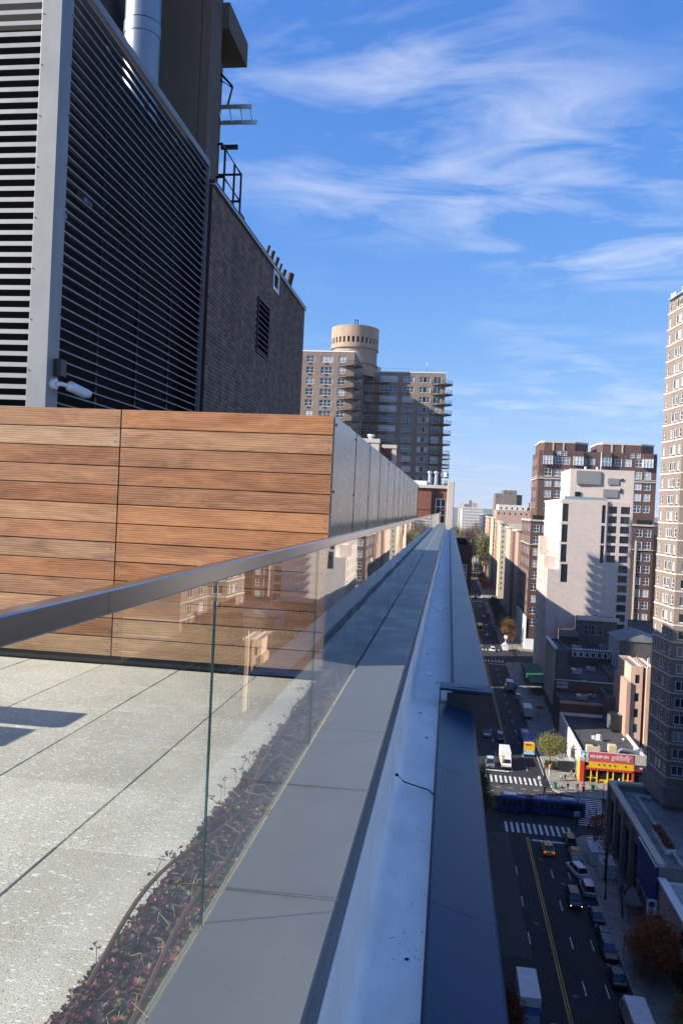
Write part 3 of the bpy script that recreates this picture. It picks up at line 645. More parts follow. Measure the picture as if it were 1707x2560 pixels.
mb.quad((-.012, 6.90, R(-1.548)), (.44, 6.90, R(-1.56)), (.44, 6.90, R(-1.578)), (-.012, 6.90, R(-1.57)))
mb.box(-.014, -.004, 6.9, 7.1, R(-1.70), R(-1.545))
pp(mb, 'end_plate', 'flashing')
mb = MB(); mb.box(.05, .432, 6.955, 6.968, R(-1.90), R(-1.60)); pp(mb, 'end_face', 'dark_steel')
mb = MB(); mb.tube([(-.245, 4.78, R(-1.62)), (-.2, 4.785, R(-1.665)), (-.12, 4.80, R(-1.69)), (-.05, 4.77, R(-1.695)), (-.01, 4.68, R(-1.69)), (-.005, 4.6, R(-1.72))], .0045, 6); mb.ball((-.245, 4.78, R(-1.625)), .011, 0, 6, 4)
tag(mb.build('cable', 'rubber', smooth=True), 'short black cable crossing the white gutter to the blue flashing', 'cable')

# glass railing
gr = thing('glass_railing', 'frameless glass railing with polished steel cap rail along the parapet', 'railing', (-.65, 3, R(-1.3)))
gj = [-1.4, .42, 2.17, 3.925]
while gj[-1] < 66: gj.append(gj[-1]+1.73)
for a, b in zip(gj, gj[1:]):
    mb = MB(); x0, x1, z0, z1 = -.6, .6, R(-1.33), R(-.222); a_, b_ = a+.003, b-.003
    L_ = b_-a_
    mb.quad((-.0032, a_, z0), (-.0032, b_, z0), (-.0032, b_, z1), (-.0032, a_, z1), 0); mb.quad((.0032, a_, z0), (.0032, b_, z0), (.0032, b_, z1), (.0032, a_, z1), 0)
    mb.quad((-.0032, a_, z0), (.0032, a_, z0), (.0032, a_, z1), (-.0032, a_, z1), 1); mb.quad((-.0032, b_, z0), (.0032, b_, z0), (.0032, b_, z1), (-.0032, b_, z1), 1)
    mb.v = [(x, y-3, z-R(-1.3)) for x, y, z in mb.v]; mb.build('glass_pane', ['clear_glass', 'glass_edge'], gr)
rjs = [-1.4, 1.415]+frange(5.5, 17, 3.66)
for a, b in zip(rjs, rjs[1:]):
    mb = MB(); mb.extr([(-.017, R(-.228)), (.017, R(-.228)), (.0185, R(-.225)), (.0185, R(-.184)), (.0155, R(-.181)), (-.0155, R(-.181)), (-.0185, R(-.184)), (-.0185, R(-.225))], 'y', a+.0008, b-.0008)
    mb.v = [(x, y-3, z-R(-1.3)) for x, y, z in mb.v]; mb.build('cap_rail', 'rail_steel', gr)
mb = MB(); mb.box(-.018, -.007, -1.4, 66, R(-1.34), R(-1.235)); mb.v = [(x, y-3, z-R(-1.3)) for x, y, z in mb.v]; mb.build('base_channel', 'coping_edge', gr)

# timber screen with steel flank
sc = thing('timber_screen', 'hardwood plank screen with brushed steel panels down its flank', 'screen', (-2.5, 5.9, R(-1.32)))
def sp_(mb, name, m, **k): mb.v = [(x+2.5, y-5.9, z-R(-1.32)) for x, y, z in mb.v]; return mb.build(name, m, sc, **k)
t = {}
pitch_ = (0.672+1.262)/13
mb0 = MB(); mb1 = MB()
for r in range(13):
    z0 = R(-1.262)+pitch_*r
    for (x0, x1) in ((-.886-1.678, -.891), (-4.26, -2.570), (-5.95, -4.266)):
        b_ = MB(); b_.box(x0+.0015+random.uniform(0, .001), x1-.0015, 5.83, 5.853, z0+.0035+random.uniform(0, .0015), z0+pitch_-.0035); pk = sp_(b_, 'plank', 'ipe', bevel=.002)
        for xs in (x0+.035, x1-.035):
            for zs in (.3, .68):
                xx, zc = xs+random.uniform(-.004, .004), z0+pitch_*zs
                mb1.extr([(xx+.0055*math.cos(a), zc+.0055*math.sin(a)) for a in [6.283*q/8 for q in range(8)]], 'y', 5.8285, 5.8302)
                mb0.extr([(xx+.0085*math.cos(a), zc+.0085*math.sin(a)) for a in [6.283*q/8 for q in range(8)]], 'y', 5.8292, 5.8303)
stuff(sp_(mb1, 'screws', 'screw')); stuff(sp_(mb0, 'screw_holes', 'gasket'))
mb = MB(); mb.box(-5.95, -.90, 5.8535, 5.90, R(-1.32), R(.660)); sp_(mb, 'backing', 'gasket')
mb = MB(); mb.box(-5.95, -.905, 5.901, 22.4, R(.60), R(.655)); sp_(mb, 'top_cover', 'roof_grey')
pj = [5.862, 7.212]+[8.5+1.283*i for i in range(11)]
bolts = MB()
for a, b in zip(pj, pj[1:]):
    mb = MB(); mb.box(-.905, -.884, a+.002, b-.002, R(-1.28), R(.672)); sp_(mb, 'steel_panel', 'panel_steel', bevel=.0015)
    mb = MB(); mb.box(-.9045, -.8815, b-.010, b+.010, R(-1.28), R(.668)); sp_(mb, 'seam_strip', 'gasket')
    for zc in (.61, .10, -.40, -.9):
        for yb in ((b-.035,) if a > 6 else (a+.05, b-.035)):
            bolts.extr([(yb+.012*math.cos(q), R(zc)+.012*math.sin(q)) for q in [6.283*i/8 for i in range(8)]], 'x', -.8845, -.878)
stuff(sp_(bolts, 'bolts', 'gasket'))
mb = MB(); mb.box(-5.9, -.906, 5.91, 22.3, R(-1.355), R(.598)); sp_(mb, 'frame_core', 'gasket')

# unseen bench added left of the frame to cast a shadow on the pavers
be = thing('shadow_bench', 'unseen slatted bench added to cast a shadow on the pavers at the left edge', 'bench', (-4.0, 3.7, R(-1.32)))
for x0, x1, y0, y1 in ((-4.75, -3.42, 3.30, 3.62), (-4.75, -3.30, 3.70, 4.0)):
    mb = MB(); mb.box(x0+4, x1+4, y0-3.7, y1-3.7, .66, .70); mb.build('slat', 'ipe', be)
for x, y in ((-4.7, 3.40), (-4.7, 3.92), (-3.75, 3.40), (-3.75, 3.92)):
    mb = MB(); mb.box(x+3.97, x+4.03, y-3.73, y-3.67, 0, .66); mb.build('leg', 'dark_steel', be)

# louvred mechanical screen
lv = thing('louvre_screen', 'tall grey louvred screen round the rooftop machinery, corner post in sunlight', 'louvre screen', (-5, 9.5, R(-1.32)))
def lp(mb, name, m, **k): mb.v = [(x+5, y-9.5, z-R(-1.32)) for x, y, z in mb.v]; return mb.build(name, m, lv, **k)
fb = MB(); fb.extr([(0, 0), (.004, .045), (.07, .056), (.072, .052), (.011, .040), (.005, 0)], 'x', -2.4, 2.4); fm = fb.mesh('louvre_blade', ['louver'])
sb = MB(); sb.extr([(0, 0), (0, .015), (-.08, .034), (-.082, .030), (-.005, .011), (-.005, 0)], 'y', -2.27, 2.27); sm_ = sb.mesh('louvre_blade', ['louver'])
for k in range(56):
    z = R(-.75)+.1115*k
    if z > R(5.32): break
    add('louvre_blade', fm, lv, (-6.69+5, 7.44-9.5, z-R(-1.32))); add('louvre_blade', sm_, lv, (-4.085+5, 9.9-9.5, z-R(-1.32)))
mb = MB(); mb.box(-4.275, -4.06, 7.395, 7.63, R(-1.3), R(5.42)); lp(mb, 'corner_post', 'louver', bevel=.004)
mb = MB()
for z in frange(R(.2), 11, .51):
    mb.extr([(-4.255+.006*math.cos(q), z+.006*math.sin(q)) for q in [6.283*i/6 for i in range(6)]], 'y', 7.388, 7.396)
    mb.extr([(7.60+.006*math.cos(q), z+.1+.006*math.sin(q)) for q in [6.283*i/6 for i in range(6)]], 'x', -4.061, -4.053)
stuff(lp(mb, 'rivets', 'gasket'))
mb = MB(); mb.box(-4.12, -4.06, 7.64, 12.17, R(5.325), R(5.42)); lp(mb, 'top_rail', 'louver'); mb = MB(); mb.box(-4.13, -4.06, 12.172, 12.20, R(-1.3), R(5.415)); lp(mb, 'end_post', 'louver')
for y in (8.75, 9.9, 11.05): mb = MB(); mb.box(-4.22, -4.18, y-.025, y+.025, R(-1.3), R(5.3)); lp(mb, 'mullion', 'dark_steel')
for x in (-5.0, -5.9, -6.8, -7.7): mb = MB(); mb.box(x-.025, x+.025, 7.55, 7.60, R(-1.3), R(5.3)); lp(mb, 'mullion', 'dark_steel')
mb = MB(); mb.box(-9.2, -4.46, 7.8, 7.83, R(-1.3), R(5.3)); lp(mb, 'liner', 'void_black'); mb = MB(); mb.box(-4.45, -4.42, 7.84, 12.17, R(-1.3), R(5.3)); lp(mb, 'liner', 'void_black')  # black sheets behind the blades, standing in for the unlit interior
mb = MB(); mb.box(-4.419, -4.14, 12.14, 12.165, R(-1.3), R(5.3)); lp(mb, 'liner', 'void_black')  # black end sheet added to stop sunlight showing between the blades
mb = MB(); mb.box(-9.15, -4.46, 7.84, 12, R(5.24), R(5.29)); lp(mb, 'shade_lid', 'void_black')  # black lid added to keep daylight out behind the blades
for y, z, l in ((7.8, 3.0, .32), (7.8, 3.22, .26), (8.5, 3.35, .2)): mb = MB(); mb.box(-4.40, -4.3, y, y+l, R(z), R(z+.11)); lp(mb, 'bracket', 'alum')

# security camera on the corner post
cc = thing('security_camera', 'white bullet security camera on the louvre corner post', 'camera', (-4.06, 7.5, R(1.1)))
mb = MB(); mb.box(.0, .085, .02, .13, .09, .26); mb.build('junction_box', 'dark_steel', cc)
mb = MB(); mb.tube([(0, 0, .0), (.05, .0, 0)], .055, 12); mb.tube([(.05, 0, 0), (.09, .03, .005), (.12, .12, .0)], .022, 8); mb.ball((.12, .14, -.005), .042, 0, 10, 6); mb.build('mount', 'cctv_white', cc, smooth=True)
mb = MB(); mb.tube([(.12, .13, -.01), (.15, .42, -.045)], .040, 12); b1 = mb.build('body', 'cctv_white', cc, smooth=True)
mb = MB(); mb.tube([(.118, .16, .012), (.152, .50, -.028)], .046, 12); mb.build('sun_hood', 'cctv_white', cc, smooth=True)
mb = MB(); mb.tube([(.1525, .503, -.0285), (.1528, .506, -.029)], .034, 12); mb.build('lens', 'car_glass', cc)

# brick penthouse beside the louvres
bp_ = thing('brick_penthouse', 'dark grey-brown brick penthouse wall streaked with damp, behind the louvres', 'penthouse', (-6, 16.2, R(-1.32)))
def bpart(mb, name, m, **k): mb.v = [(x+6, y-16.2, z-R(-1.32)) for x, y, z in mb.v]; return mb.build(name, m, bp_, **k)
vy0, vy1, vz0, vz1 = 15.45, 16.35, R(3.05), R(4.1); wy0, wy1, wz0, wz1 = 16.62, 17.08, R(4.66), R(5.0)
mb = MB(); BX = -4.012
ycuts = [12.21, vy0, vy1, wy0, wy1, 20.27]
for a, b, ho in ((12.21, vy0, None), (vy0, vy1, (vz0, vz1)), (vy1, wy0, None), (wy0, wy1, (wz0, wz1)), (wy1, 20.27, None)):
    segs = [(R(-1.3), R(5.07))] if ho is None else [(R(-1.3), ho[0]), (ho[1], R(5.07))]
    for z0, z1 in segs: mb.box(-4.3, BX, a, b, z0, z1)
mb.box(-8, -4.301, 12.21, 20.27, R(-1.3), R(5.0)); bpart(mb, 'wall_core', 'brick_grey_core')
t = MB(); t.box(-.05, .0, -.0965, .0965, -.0285, .0285); brick_me = t.mesh('brick', ['brick_grey'])
cnt = 0; rest = MB(); spots = []
for c in range(78):
    z = R(-.15)+.0677*c
    if z > R(5.05): break
    y = 12.225+(.1016 if c % 2 else 0)
    if c % 2: rest.box(-4.055, -4.005, 12.222, 12.317, z-.0285, z+.0285)
    while y+.193 < 20.28:
        yc = y+.0965
        inv = lambda a, b, z0, z1: (a-.09 < yc < b+.09) and (z0-.03 < z < z1+.03)
        if not inv(vy0, vy1, vz0, vz1) and not inv(wy0, wy1, wz0, wz1): spots.append((yc, z))
        y += .2032
    if 20.27-(y-.01) > .02: rest.box(-4.055, -4.005, y, 20.272, z-.0285, z+.0285)
vis = [s for s in spots if s[1] > R(.67)+(s[0]-5.8)*.115-.1]      # what stands above the timber screen
vis.sort()
own = set(vis[:300])
for yc, z in spots:
    ox = random.uniform(-.0015, .0015)
    if (yc, z) in own: add('brick', brick_me, bp_, (-4.005+ox+6, yc-16.2, z-R(-1.32)))
    else: rest.box(-4.055, -4.005+ox, yc-.0965, yc+.0965, z-.0285, z+.0285)
stuff(bpart(rest, 'bricks', 'brick_grey'))
mb = MB(); mb.box(-4.35, -3.965, 12.21, 20.30, R(5.08), R(5.14)); bpart(mb, 'coping', 'dark_steel'); mb = MB(); mb.box(-4.34, -3.955, 12.21, 20.31, R(5.055), R(5.078)); bpart(mb, 'drip_edge', 'galv')
vt = MB(); vt.box(-4.02, -3.985, vy0-.03, vy0, vz0-.03, vz1+.03); vt.box(-4.02, -3.985, vy1, vy1+.03, vz0-.03, vz1+.03); vt.box(-4.02, -3.985, vy0, vy1, vz1, vz1+.03); vt.box(-4.02, -3.985, vy0, vy1, vz0-.03, vz0); vto = bpart(vt, 'wall_vent', 'black_metal')
for k in range(9):
    z = vz0+.03+.117*k; b_ = MB(); b_.extr([(-3.99, z), (-3.99, z+.012), (-4.06, z+.09), (-4.06, z+.078)], 'y', vy0+.002, vy1-.002); b_.v = [(x+6, y-16.2, zz_-R(-1.32)) for x, y, zz_ in b_.v]; b_.build('vent_slat', 'dark_steel', vto)
wf = MB()
for a in ((wy0-.05, wy0+.04, wz0-.05, wz1+.05), (wy1-.04, wy1+.05, wz0-.05, wz1+.05), (wy0+.04, wy1-.04, wz1-.03, wz1+.05), (wy0+.04, wy1-.04, wz0-.05, wz0+.03)): wf.box(-4.03, -3.985, *a)
wfo = bpart(wf, 'small_window', 'galv'); b_ = MB(); b_.box(-4.06, -4.05, wy0, wy1, wz0, wz1); b_.v = [(x+6, y-16.2, z-R(-1.32)) for x, y, z in b_.v]; b_.build('pane', 'pane_dark', wfo)
mb = MB(); mb.box(-4.3, -4.29, vy0, vy1, vz0, vz1); bpart(mb, 'vent_back', 'void_black')
for i, (y, h_, r) in enumerate(((16.6, .33, .035), (17.0, .34, .05), (17.45, .34, .05), (17.85, .32, .035), (18.25, .30, .05), (18.95, .42, .085))):
    mb = MB(); mb.tube([(-4.25, y, R(5.1)), (-4.22, y+.05, R(5.25)), (-4.16, y+.14, R(5.25)+h_)], r, 10); bpart(mb, 'vent_pipe', 'pipe_rust', smooth=True)
mb = MB(); mb.box(-4.3, -4.2, 19.15, 19.25, R(5.1), R(5.24)); bpart(mb, 'roof_bracket', 'black_metal')
# roof hatch cage
cg = thing('roof_guardrail', 'black steel guardrail cage on top of the brick penthouse', 'guardrail', (-4.2, 13.7, R(5.14)))
def tp(o, org, pts, r, name, m, seg=6): b_ = MB(); b_.tube([tuple(Vector(p)-Vector(org)) for p in pts], r, seg); return b_.build(name, m, o, smooth=True)
og = (-4.2, 13.7, R(5.14))
for x, y in ((-4.15, 13.25), (-4.15, 13.85), (-4.15, 14.3), (-4.85, 14.3), (-4.85, 13.25)): tp(cg, og, [(x, y, R(5.14)), (x, y, R(6.1))], .022, 'post', 'black_metal')
for z in (5.6, 6.1): tp(cg, og, [(-4.85, 13.25, R(z)), (-4.15, 13.22 if z < 6 else 13.05, R(z)), (-4.15, 14.3, R(z)), (-4.85, 14.3, R(z))], .022, 'rail', 'black_metal')
mb = MB(); mb.box(-.1, .15, .3, .62, 0, .16); mb.build('hatch_box', 'black_metal', cg)
# concrete bulkhead with overhanging slab
cb_ = thing('concrete_bulkhead', 'stained concrete bulkhead with an overhanging roof slab, rising above the louvres', 'bulkhead', (-5, 13, R(-1.32)))
def cp(mb, name, m, **k): mb.v = [(x+5, y-13, z-R(-1.32)) for x, y, z in mb.v]; return mb.build(name, m, cb_, **k)
mb = MB(); mb.box(-5.6, -4.31, 12.23, 12.75, R(-1.3), R(12)); cp(mb, 'wall', 'concrete_dark', bevel=.015)
mb = MB(); mb.box(-4.305, -4.15, 12.22, 12.80, R(5.15), R(12)); cp(mb, 'pilaster', 'concrete_dark', bevel=.012)
mb = MB(); mb.box(-5.6, -4.04, 12.81, 14.0, R(7.92), R(8.36)); cp(mb, 'roof_slab', 'concrete_dark', bevel=.012)
mb = MB(); mb.box(-9, -5.9, 10.9, 13.6, R(4.4), R(13)); cp(mb, 'side_wall', 'concrete_dark')
mb = MB(); mb.box(-5.6, -4.05, 12.24, 12.8, R(12.01), R(12.4)); cp(mb, 'cap', 'concrete_dark')
fl = thing('steel_flue', 'large stainless steel flue pipe rising in front of the concrete bulkhead', 'flue', (-4.86, 11.2, R(4.4)))
mb = MB(); mb.tube([(0, 0, -.3), (0, 0, 2.6)], .265, 24); mb.build('pipe', 'flue', fl, smooth=True); mb = MB(); mb.tube([(0, 0, 2.62), (0, 0, 5.5)], .262, 24); mb.build('pipe', 'flue', fl, smooth=True)
mb = MB(); mb.tube([(0, 0, 2.42), (0, 0, 2.60)], .274, 24); mb.build('collar', 'flue', fl, smooth=True)
ld = thing('aluminium_ladder', 'short aluminium ladder jutting sideways from the concrete bulkhead over the roof', 'ladder', (-4.2, 13.6, R(6.95)))
og = (-4.2, 13.6, R(6.95))
for z, xe in ((7.0, -3.80), (6.77, -3.72)): mb = MB(); mb.box(-.6, xe+4.2, -.03 if z > 6.9 else .07, .0 if z > 6.9 else .10, z-6.95-.035, z-6.95+.035); mb.build('rail', 'alum', ld)
for x in (-4.42, -4.22, -4.02, -3.84): tp(ld, og, [(x, 13.6, R(7.0)), (x+.04, 13.68, R(6.77))], .014, 'rung', 'alum')
hb = thing('wall_brackets', 'black steel wall brackets beside the aluminium ladder', 'bracket', (-4.2, 13.6, R(7.3))); og = (-4.2, 13.6, R(7.3))
tp(hb, og, [(-4.4, 13.5, R(7.45)), (-4.18, 13.6, R(7.35)), (-4.26, 13.6, R(7.0))], .02, 'arm', 'black_metal'); tp(hb, og, [(-4.4, 13.6, R(7.6)), (-4.18, 13.6, R(7.37))], .02, 'arm', 'black_metal')
mb = MB(); mb.box(-.15, .16, 0, .06, -1.03, -.96); mb.build('strut', 'dark_steel', hb)
mb = MB(); mb.box(-.45, -.2, -.5, .1, -2.5, .5); mb.build('mounting_post', 'concrete_dark', hb)

# ================================================================== BUILDINGS
Z_ = R
# --- red brick building next along the terrace (left)
b = Bld('red_brick_building', 'red brick building with stone corner piers at the far end of the parapet', wall='red_brick')
b.mass(rect(-21, .12, 72, 148), 0, R(1.95), {0: [(20.15, R(-1.25), .95, 2.3, dict(nx=2, nz=3, frame='white_frame', pane='pane_dark', ft=.09))]}, parapet=.5)
for x0, x1, z0, z1, y0 in ((-.72, .32, 0, 2.65, 71.72),):
    mb = MB(); mb.box(x0+.42, x1, y0, y0+1.0, R(-14), R(z1)); b.part(mb, 'corner_pier', 'limestone', bevel=.05)
mb = MB(); mb.box(-21, -.32, 71.8, 72.6, R(1.955), R(2.25)); b.part(mb, 'stone_band', 'limestone')
mb = MB(); mb.box(-21, -.3, 71.95, 71.998, R(-.02), R(.08)); b.part(mb, 'string_course', 'red_brick')
mb = MB(); mb.box(-1.72, -1.40, 71.7, 71.99, R(-3), R(1.9)); b.part(mb, 'recess_strip', 'black_metal')  # black upright strip on the wall, standing in for a dark recess
mb = MB(); mb.box(-1.35, -.31, 71.9, 71.99, R(-1.6), R(-1.3)); b.part(mb, 'stone_sill', 'limestone')
mb = MB(); mb.box(-10, -2.2, 72.1, 74, R(2.25), R(2.6)); b.part(mb, 'roof_kerb', 'white_paint')
b.done('roof_grey')
# bays on its street face
b = Bld('brick_bay', 'dark red brick bay with windows stepping out above the street beyond the parapet', wall='brown_brick')
b.mass(rect(.2, 2.55, 84, 106), 0, R(-3.6), {0: [(1.2, R(z), 1.4, 1.8, dict(pane='pane_pale')) for z in (-7.4, -10.6, -13.8, -17)]})
b.done()
b = Bld('brick_stair_tower', 'orange brick rooftop block with stone corner strips showing above the steel panels', wall='red_brick')
b.mass(rect(-18, -9.85, 104, 118), 0, R(8.5), {}, parapet=.4)
for x in (-9.8,): mb = MB(); mb.box(x-1.0, x+.1, 103.8, 104.8, R(-2), R(8.49)); b.part(mb, 'corner_strip', 'limestone')
mb = MB(); mb.box(-18.2, -9.6, 103.7, 105, R(8.51), R(9.05)); b.part(mb, 'stone_cornice', 'limestone')
mb = MB(); mb.tube([(-11.0, 106, R(8.3)), (-11.0, 106, R(9.5))], .3, 10); mb.tube([(-11.0, 106, R(9.5)), (-11.0, 106, R(9.8))], .5, 10); b.part(mb, 'roof_vent', 'white_paint')
b.done()
b = Bld('brick_rooftop_room', 'smaller orange brick rooftop room with stone cornice beside the taller block', wall='red_brick')
b.mass(rect(-9.8, -7.9, 110, 122), 0, R(8.3), {}, parapet=.4)
mb = MB(); mb.box(-9.8, -7.75, 109.7, 111, R(8.31), R(8.8)); b.part(mb, 'stone_cornice', 'limestone'); mb = MB(); mb.box(-8.4, -7.8, 109.8, 110.7, R(-1), R(8.29)); b.part(mb, 'corner_strip', 'limestone')
mb = MB(); mb.box(-9.8, -8.42, 109.85, 109.99, R(4.6), R(5.6)); b.part(mb, 'stone_panel', 'limestone'); b.done()
for i, (x, lab) in enumerate(((-1.65, 'left of two shiny steel roof ventilators on the red brick building'), (-1.05, 'right of two shiny steel roof ventilators on the red brick building'))):
    v = thing('roof_ventilator', lab, 'ventilator', (x-.35, 73.5, R(1.5)), group='roof ventilators')
    mb = MB(); mb.tube([(0, 0, 0), (0, 0, 1.9)], .14, 12); mb.build('stack', 'alum', v, smooth=True); mb = MB(); mb.ball((0, 0, 1.95), .23, 0, 12, 6, .8); mb.build('turbine', 'alum', v, smooth=True)
    mb = MB(); mb.tube([(0, 0, .7), (0, 0, 1.0)], .19, 12); mb.build('collar', 'galv', v, smooth=True)
v = thing('satellite_dish', 'white satellite dish on a post on the red brick building', 'dish', (-.75, 73.6, R(1.5)))
mb = MB(); mb.tube([(0, 0, 0), (0, 0, 1.7)], .035, 8); mb.build('post', 'white_paint', v)
mb = MB(); n = 14
for k in range(n):
    a, b2 = 6.283*k/n, 6.283*(k+1)/n; mb.poly([(0, .05, 1.8), (.28*math.cos(a), -.06, 1.8+.28*math.sin(a)), (.28*math.cos(b2), -.06, 1.8+.28*math.sin(b2))])
mb.build('dish', 'white_paint', v)

# --- apartment tower with rounded balconies and the round tank house
b = Bld('balcony_tower', 'taupe brick apartment tower with rounded corner balconies', wall='tan_brick')
FL = 2.9
rowsR = [R(36.9)-FL*k for k in range(15)]; rowsL = [R(37.6)-FL*k for k in range(8)]
x0 = -26.6
hs = []
for z in rowsR:
    hs += [(-19.4-x0, z, 5.0, 1.75, dict(nx=4, nz=2)), (-13.65-x0, z, 3.2, 1.7, dict(nx=3, nz=2)), (-9.95-x0, z, .95, 1.6, dict(nx=1, nz=2)), (-8.85-x0, z, 1.2, 1.6, dict(nx=1, nz=1, pane='pane_dark')), (-7.75-x0, z, .95, 1.6, dict(nx=1, nz=2)), (-5.3-x0, z-.3, 2.2, 2.0, dict(nx=2, nz=1)), (-25.1-x0, z, 2.2, 1.6, dict(nx=2, nz=2))]
b.mass(rect(-5.2, -3.1, 239.05, 250.5), 0, R(20), {})  # hidden rear wing, added for its shadow on the pale tower
b.mass(rect(-26.6, -3.1, 230, 239), 0, R(39.7), {0: hs, 1: [(3, z-.3, 2.4, 2.0, dict(nx=2, nz=1)) for z in rowsR]}, parapet=.9)
xl = -48; hs = []
for z in rowsL:
    for xc, w_, nx in ((-38.35, 2.1, 2), (-33.95, 3.2, 3), (-29.9, 2.0, 2), (-43.5, 3.2, 3)): hs.append((xc-xl, z, w_, 1.75, dict(nx=nx, nz=2)))
b.mass(rect(-48, -26.65, 205, 231), 0, R(40.4), {0: hs, 1: [(3.2, z-.3, 3.4, 2.0, dict(nx=3, nz=1)) for z in rowsL]+[(14, z, 2.2, 1.7, dict(nx=2, nz=2)) for z in rowsL]}, parapet=.9)
base = b.base
# balconies: one slab mesh and one railing mesh shared
def balc_mesh(out, w):
    sl = MB(); n = 10
    pl = [(-w, 0)]+[(-w+2.0*w*k/n, -out*math.sin(math.pi*(k/n*.9+.05))**.55) for k in range(n+1)]+[(w, 0)]
    sl.prism(pl, -.22, 0)
    rl = MB(); edge = pl[1:-1]
    rl.tube([(x, y+.06, 1.0) for x, y in edge], .035, 5); rl.tube([(x, y+.06, .15) for x, y in edge], .025, 5)
    for x, y in edge: rl.tube([(x, y+.06, 0), (x, y+.06, 1.0)], .02, 4)
    pn = MB()
    for p, q in zip(edge, edge[1:]): pn.quad((p[0], p[1]+.10, .1), (q[0], q[1]+.10, .1), (q[0], q[1]+.10, .92), (p[0], p[1]+.10, .92))
    return sl.mesh('balcony', ['balcony_slab']), rl.mesh('railing', ['black_metal'])
def corner_balc(r, ext):
    # wraps an outside corner at the origin: walls run to -x and to +y
    sl = MB(); n = 14
    pl = [(-ext, 0)]+[(r*math.cos(a)*1.0-.2, r*math.sin(a)+.2) for a in [math.radians(-155+175*k/n) for k in range(n+1)]]+[(0, ext)]+[(0, 0)]
    sl.prism(pl, -.22, 0); rl = MB(); e = pl[1:n+2]; e = [(pl[0][0], pl[0][1]-.05)]+e+[(pl[n+2][0]+.05, pl[n+2][1])]
    rl.tube([(x*.97, y*.97, 1.0) for x, y in e], .04, 5); rl.tube([(x*.97, y*.97, .15) for x, y in e], .03, 5); rl.tube([(x*.97, y*.97, .58) for x, y in e], .022, 4)
    for x, y in e: rl.tube([(x*.97, y*.97, 0), (x*.97, y*.97, 1.0)], .025, 4)
    return sl.mesh('balcony', ['balcony_slab']), rl.mesh('railing', ['black_metal'])
CB = corner_balc(2.5, 4.0); SB = balc_mesh(1.5, 2.2)
for z in rowsR:
    o = add('balcony', CB[0], b.root, Vector((-3.1, 230, z-.45))-base); add('railing', CB[1], o)
    if z < R(19): o = add('balcony', CB[0], b.root, Vector((-3.1, 250.5, z-.45))-base, math.pi/2); add('railing', CB[1], o)
    o = add('balcony', SB[0], b.root, Vector((-21.3, 230, z-.45))-base); add('railing', SB[1], o)
    o = add('balcony', SB[0], b.root, Vector((-25.2, 230, z-.45))-base); add('railing', SB[1], o)
for z in rowsL: o = add('balcony', CB[0], b.root, Vector((-26.65, 205, z-.75))-base); add('railing', CB[1], o)
for z in rowsL:
    for xc in (-38.35, -33.95): mb = MB(); mb.box(xc-.45, xc+.45, 204.93, 204.99, z-.55, z-.2); b.part(mb, 'air_conditioner_grille', 'dark_steel')
for z in rowsR: mb = MB(); mb.box(-14.1, -13.2, 229.93, 229.99, z-.55, z-.2); b.part(mb, 'air_conditioner_grille', 'dark_steel')
mb = MB(); mb.box(-26.6, -3.0, 229.93, 230.3, R(39.71), R(39.95)); mb.box(-48, -26.5, 204.93, 205.3, R(40.41), R(40.7)); mb.box(-26.95, -26.55, 205.31, 229.9, R(40.41), R(40.65)); b.part(mb, 'coping', 'white_paint')
mb = MB()
for x in frange(-25, 12, 2): mb.tube([(x, 231, R(39.5)), (x, 231, R(41.0))], .04, 4)
mb.tube([(-25, 231, R(41)), (-3.3, 231, R(41))], .04, 4)
for x in frange(-46, 10, 2): mb.tube([(x, 206, R(40.2)), (x, 206, R(41.6))], .04, 4)
mb.tube([(-46, 206, R(41.6)), (-28, 206, R(41.6))], .04, 4); b.part(mb, 'roof_fence', 'galv')
mb = MB(); mb.box(-23.6, -22.2, 232.5, 234, R(39), R(41.6)); b.part(mb, 'roof_fan', 'galv'); mb = MB(); mb.tube([(-8.6, 232, R(39)), (-8.6, 232, R(43))], .08, 5); b.part(mb, 'mast', 'white_paint')
b.done('roof_grey')
tk = thing('round_tank_house', 'round tan brick water tank house with a ring of small slots above the balcony tower', 'tank house', (-30.1, 231, R(38)))
def ring(z0, z1, r, seg=48, holes=None):
    m_ = MB()
    for k in range(seg):
        a, c = 6.2832*k/seg, 6.2832*(k+1)/seg
        P = lambda t, z, rr=r: (rr*math.cos(t), rr*math.sin(t), z)
        if holes and k % 2 == 0:
            h0, h1 = holes; m_.quad(P(a, z0), P(c, z0), P(c, h0), P(a, h0)); m_.quad(P(a, h1), P(c, h1), P(c, z1), P(a, z1))
            for q, w_ in ((a, 1), (c, 1)): m_.quad(P(q, h0), P(q, h1), P(q, h1, r-.5), P(q, h0, r-.5))
            m_.quad(P(a, h0), P(c, h0), P(c, h0, r-.5), P(a, h0, r-.5)); m_.quad(P(a, h1), P(c, h1), P(c, h1, r-.5), P(a, h1, r-.5))
            m_.quad(P(a, h0, r-.5), P(c, h0, r-.5), P(c, h1, r-.5), P(a, h1, r-.5), 1)
        else: m_.quad(P(a, z0), P(c, z0), P(c, z1), P(a, z1))
    return m_
s_ = .93
mw = ring(7.9, 14.2, 6.98, 64, (9.2, 10.9)); mw.poly([(6.98*math.cos(6.2832*k/64), 6.98*math.sin(6.2832*k/64), 14.2) for k in range(64)]); mw.build('upper_drum', ['tank_brick', 'void_black'], tk, smooth=True)
ring(0, 7.8, 6.7).build('lower_drum', 'tank_brick', tk, smooth=True)
for z in (3.2, 7.75): m_ = MB(); m_.tube([(0, 0, z), (0, 0, z+.3)], 7.08, 48); m_.build('band', 'tan_brick_dark', tk, smooth=True)
mb = MB(); mb.box(-.7, 1.9, -1, 1, 14.2, 15.3); mb.build('hatch_house', 'brown_brick', tk)
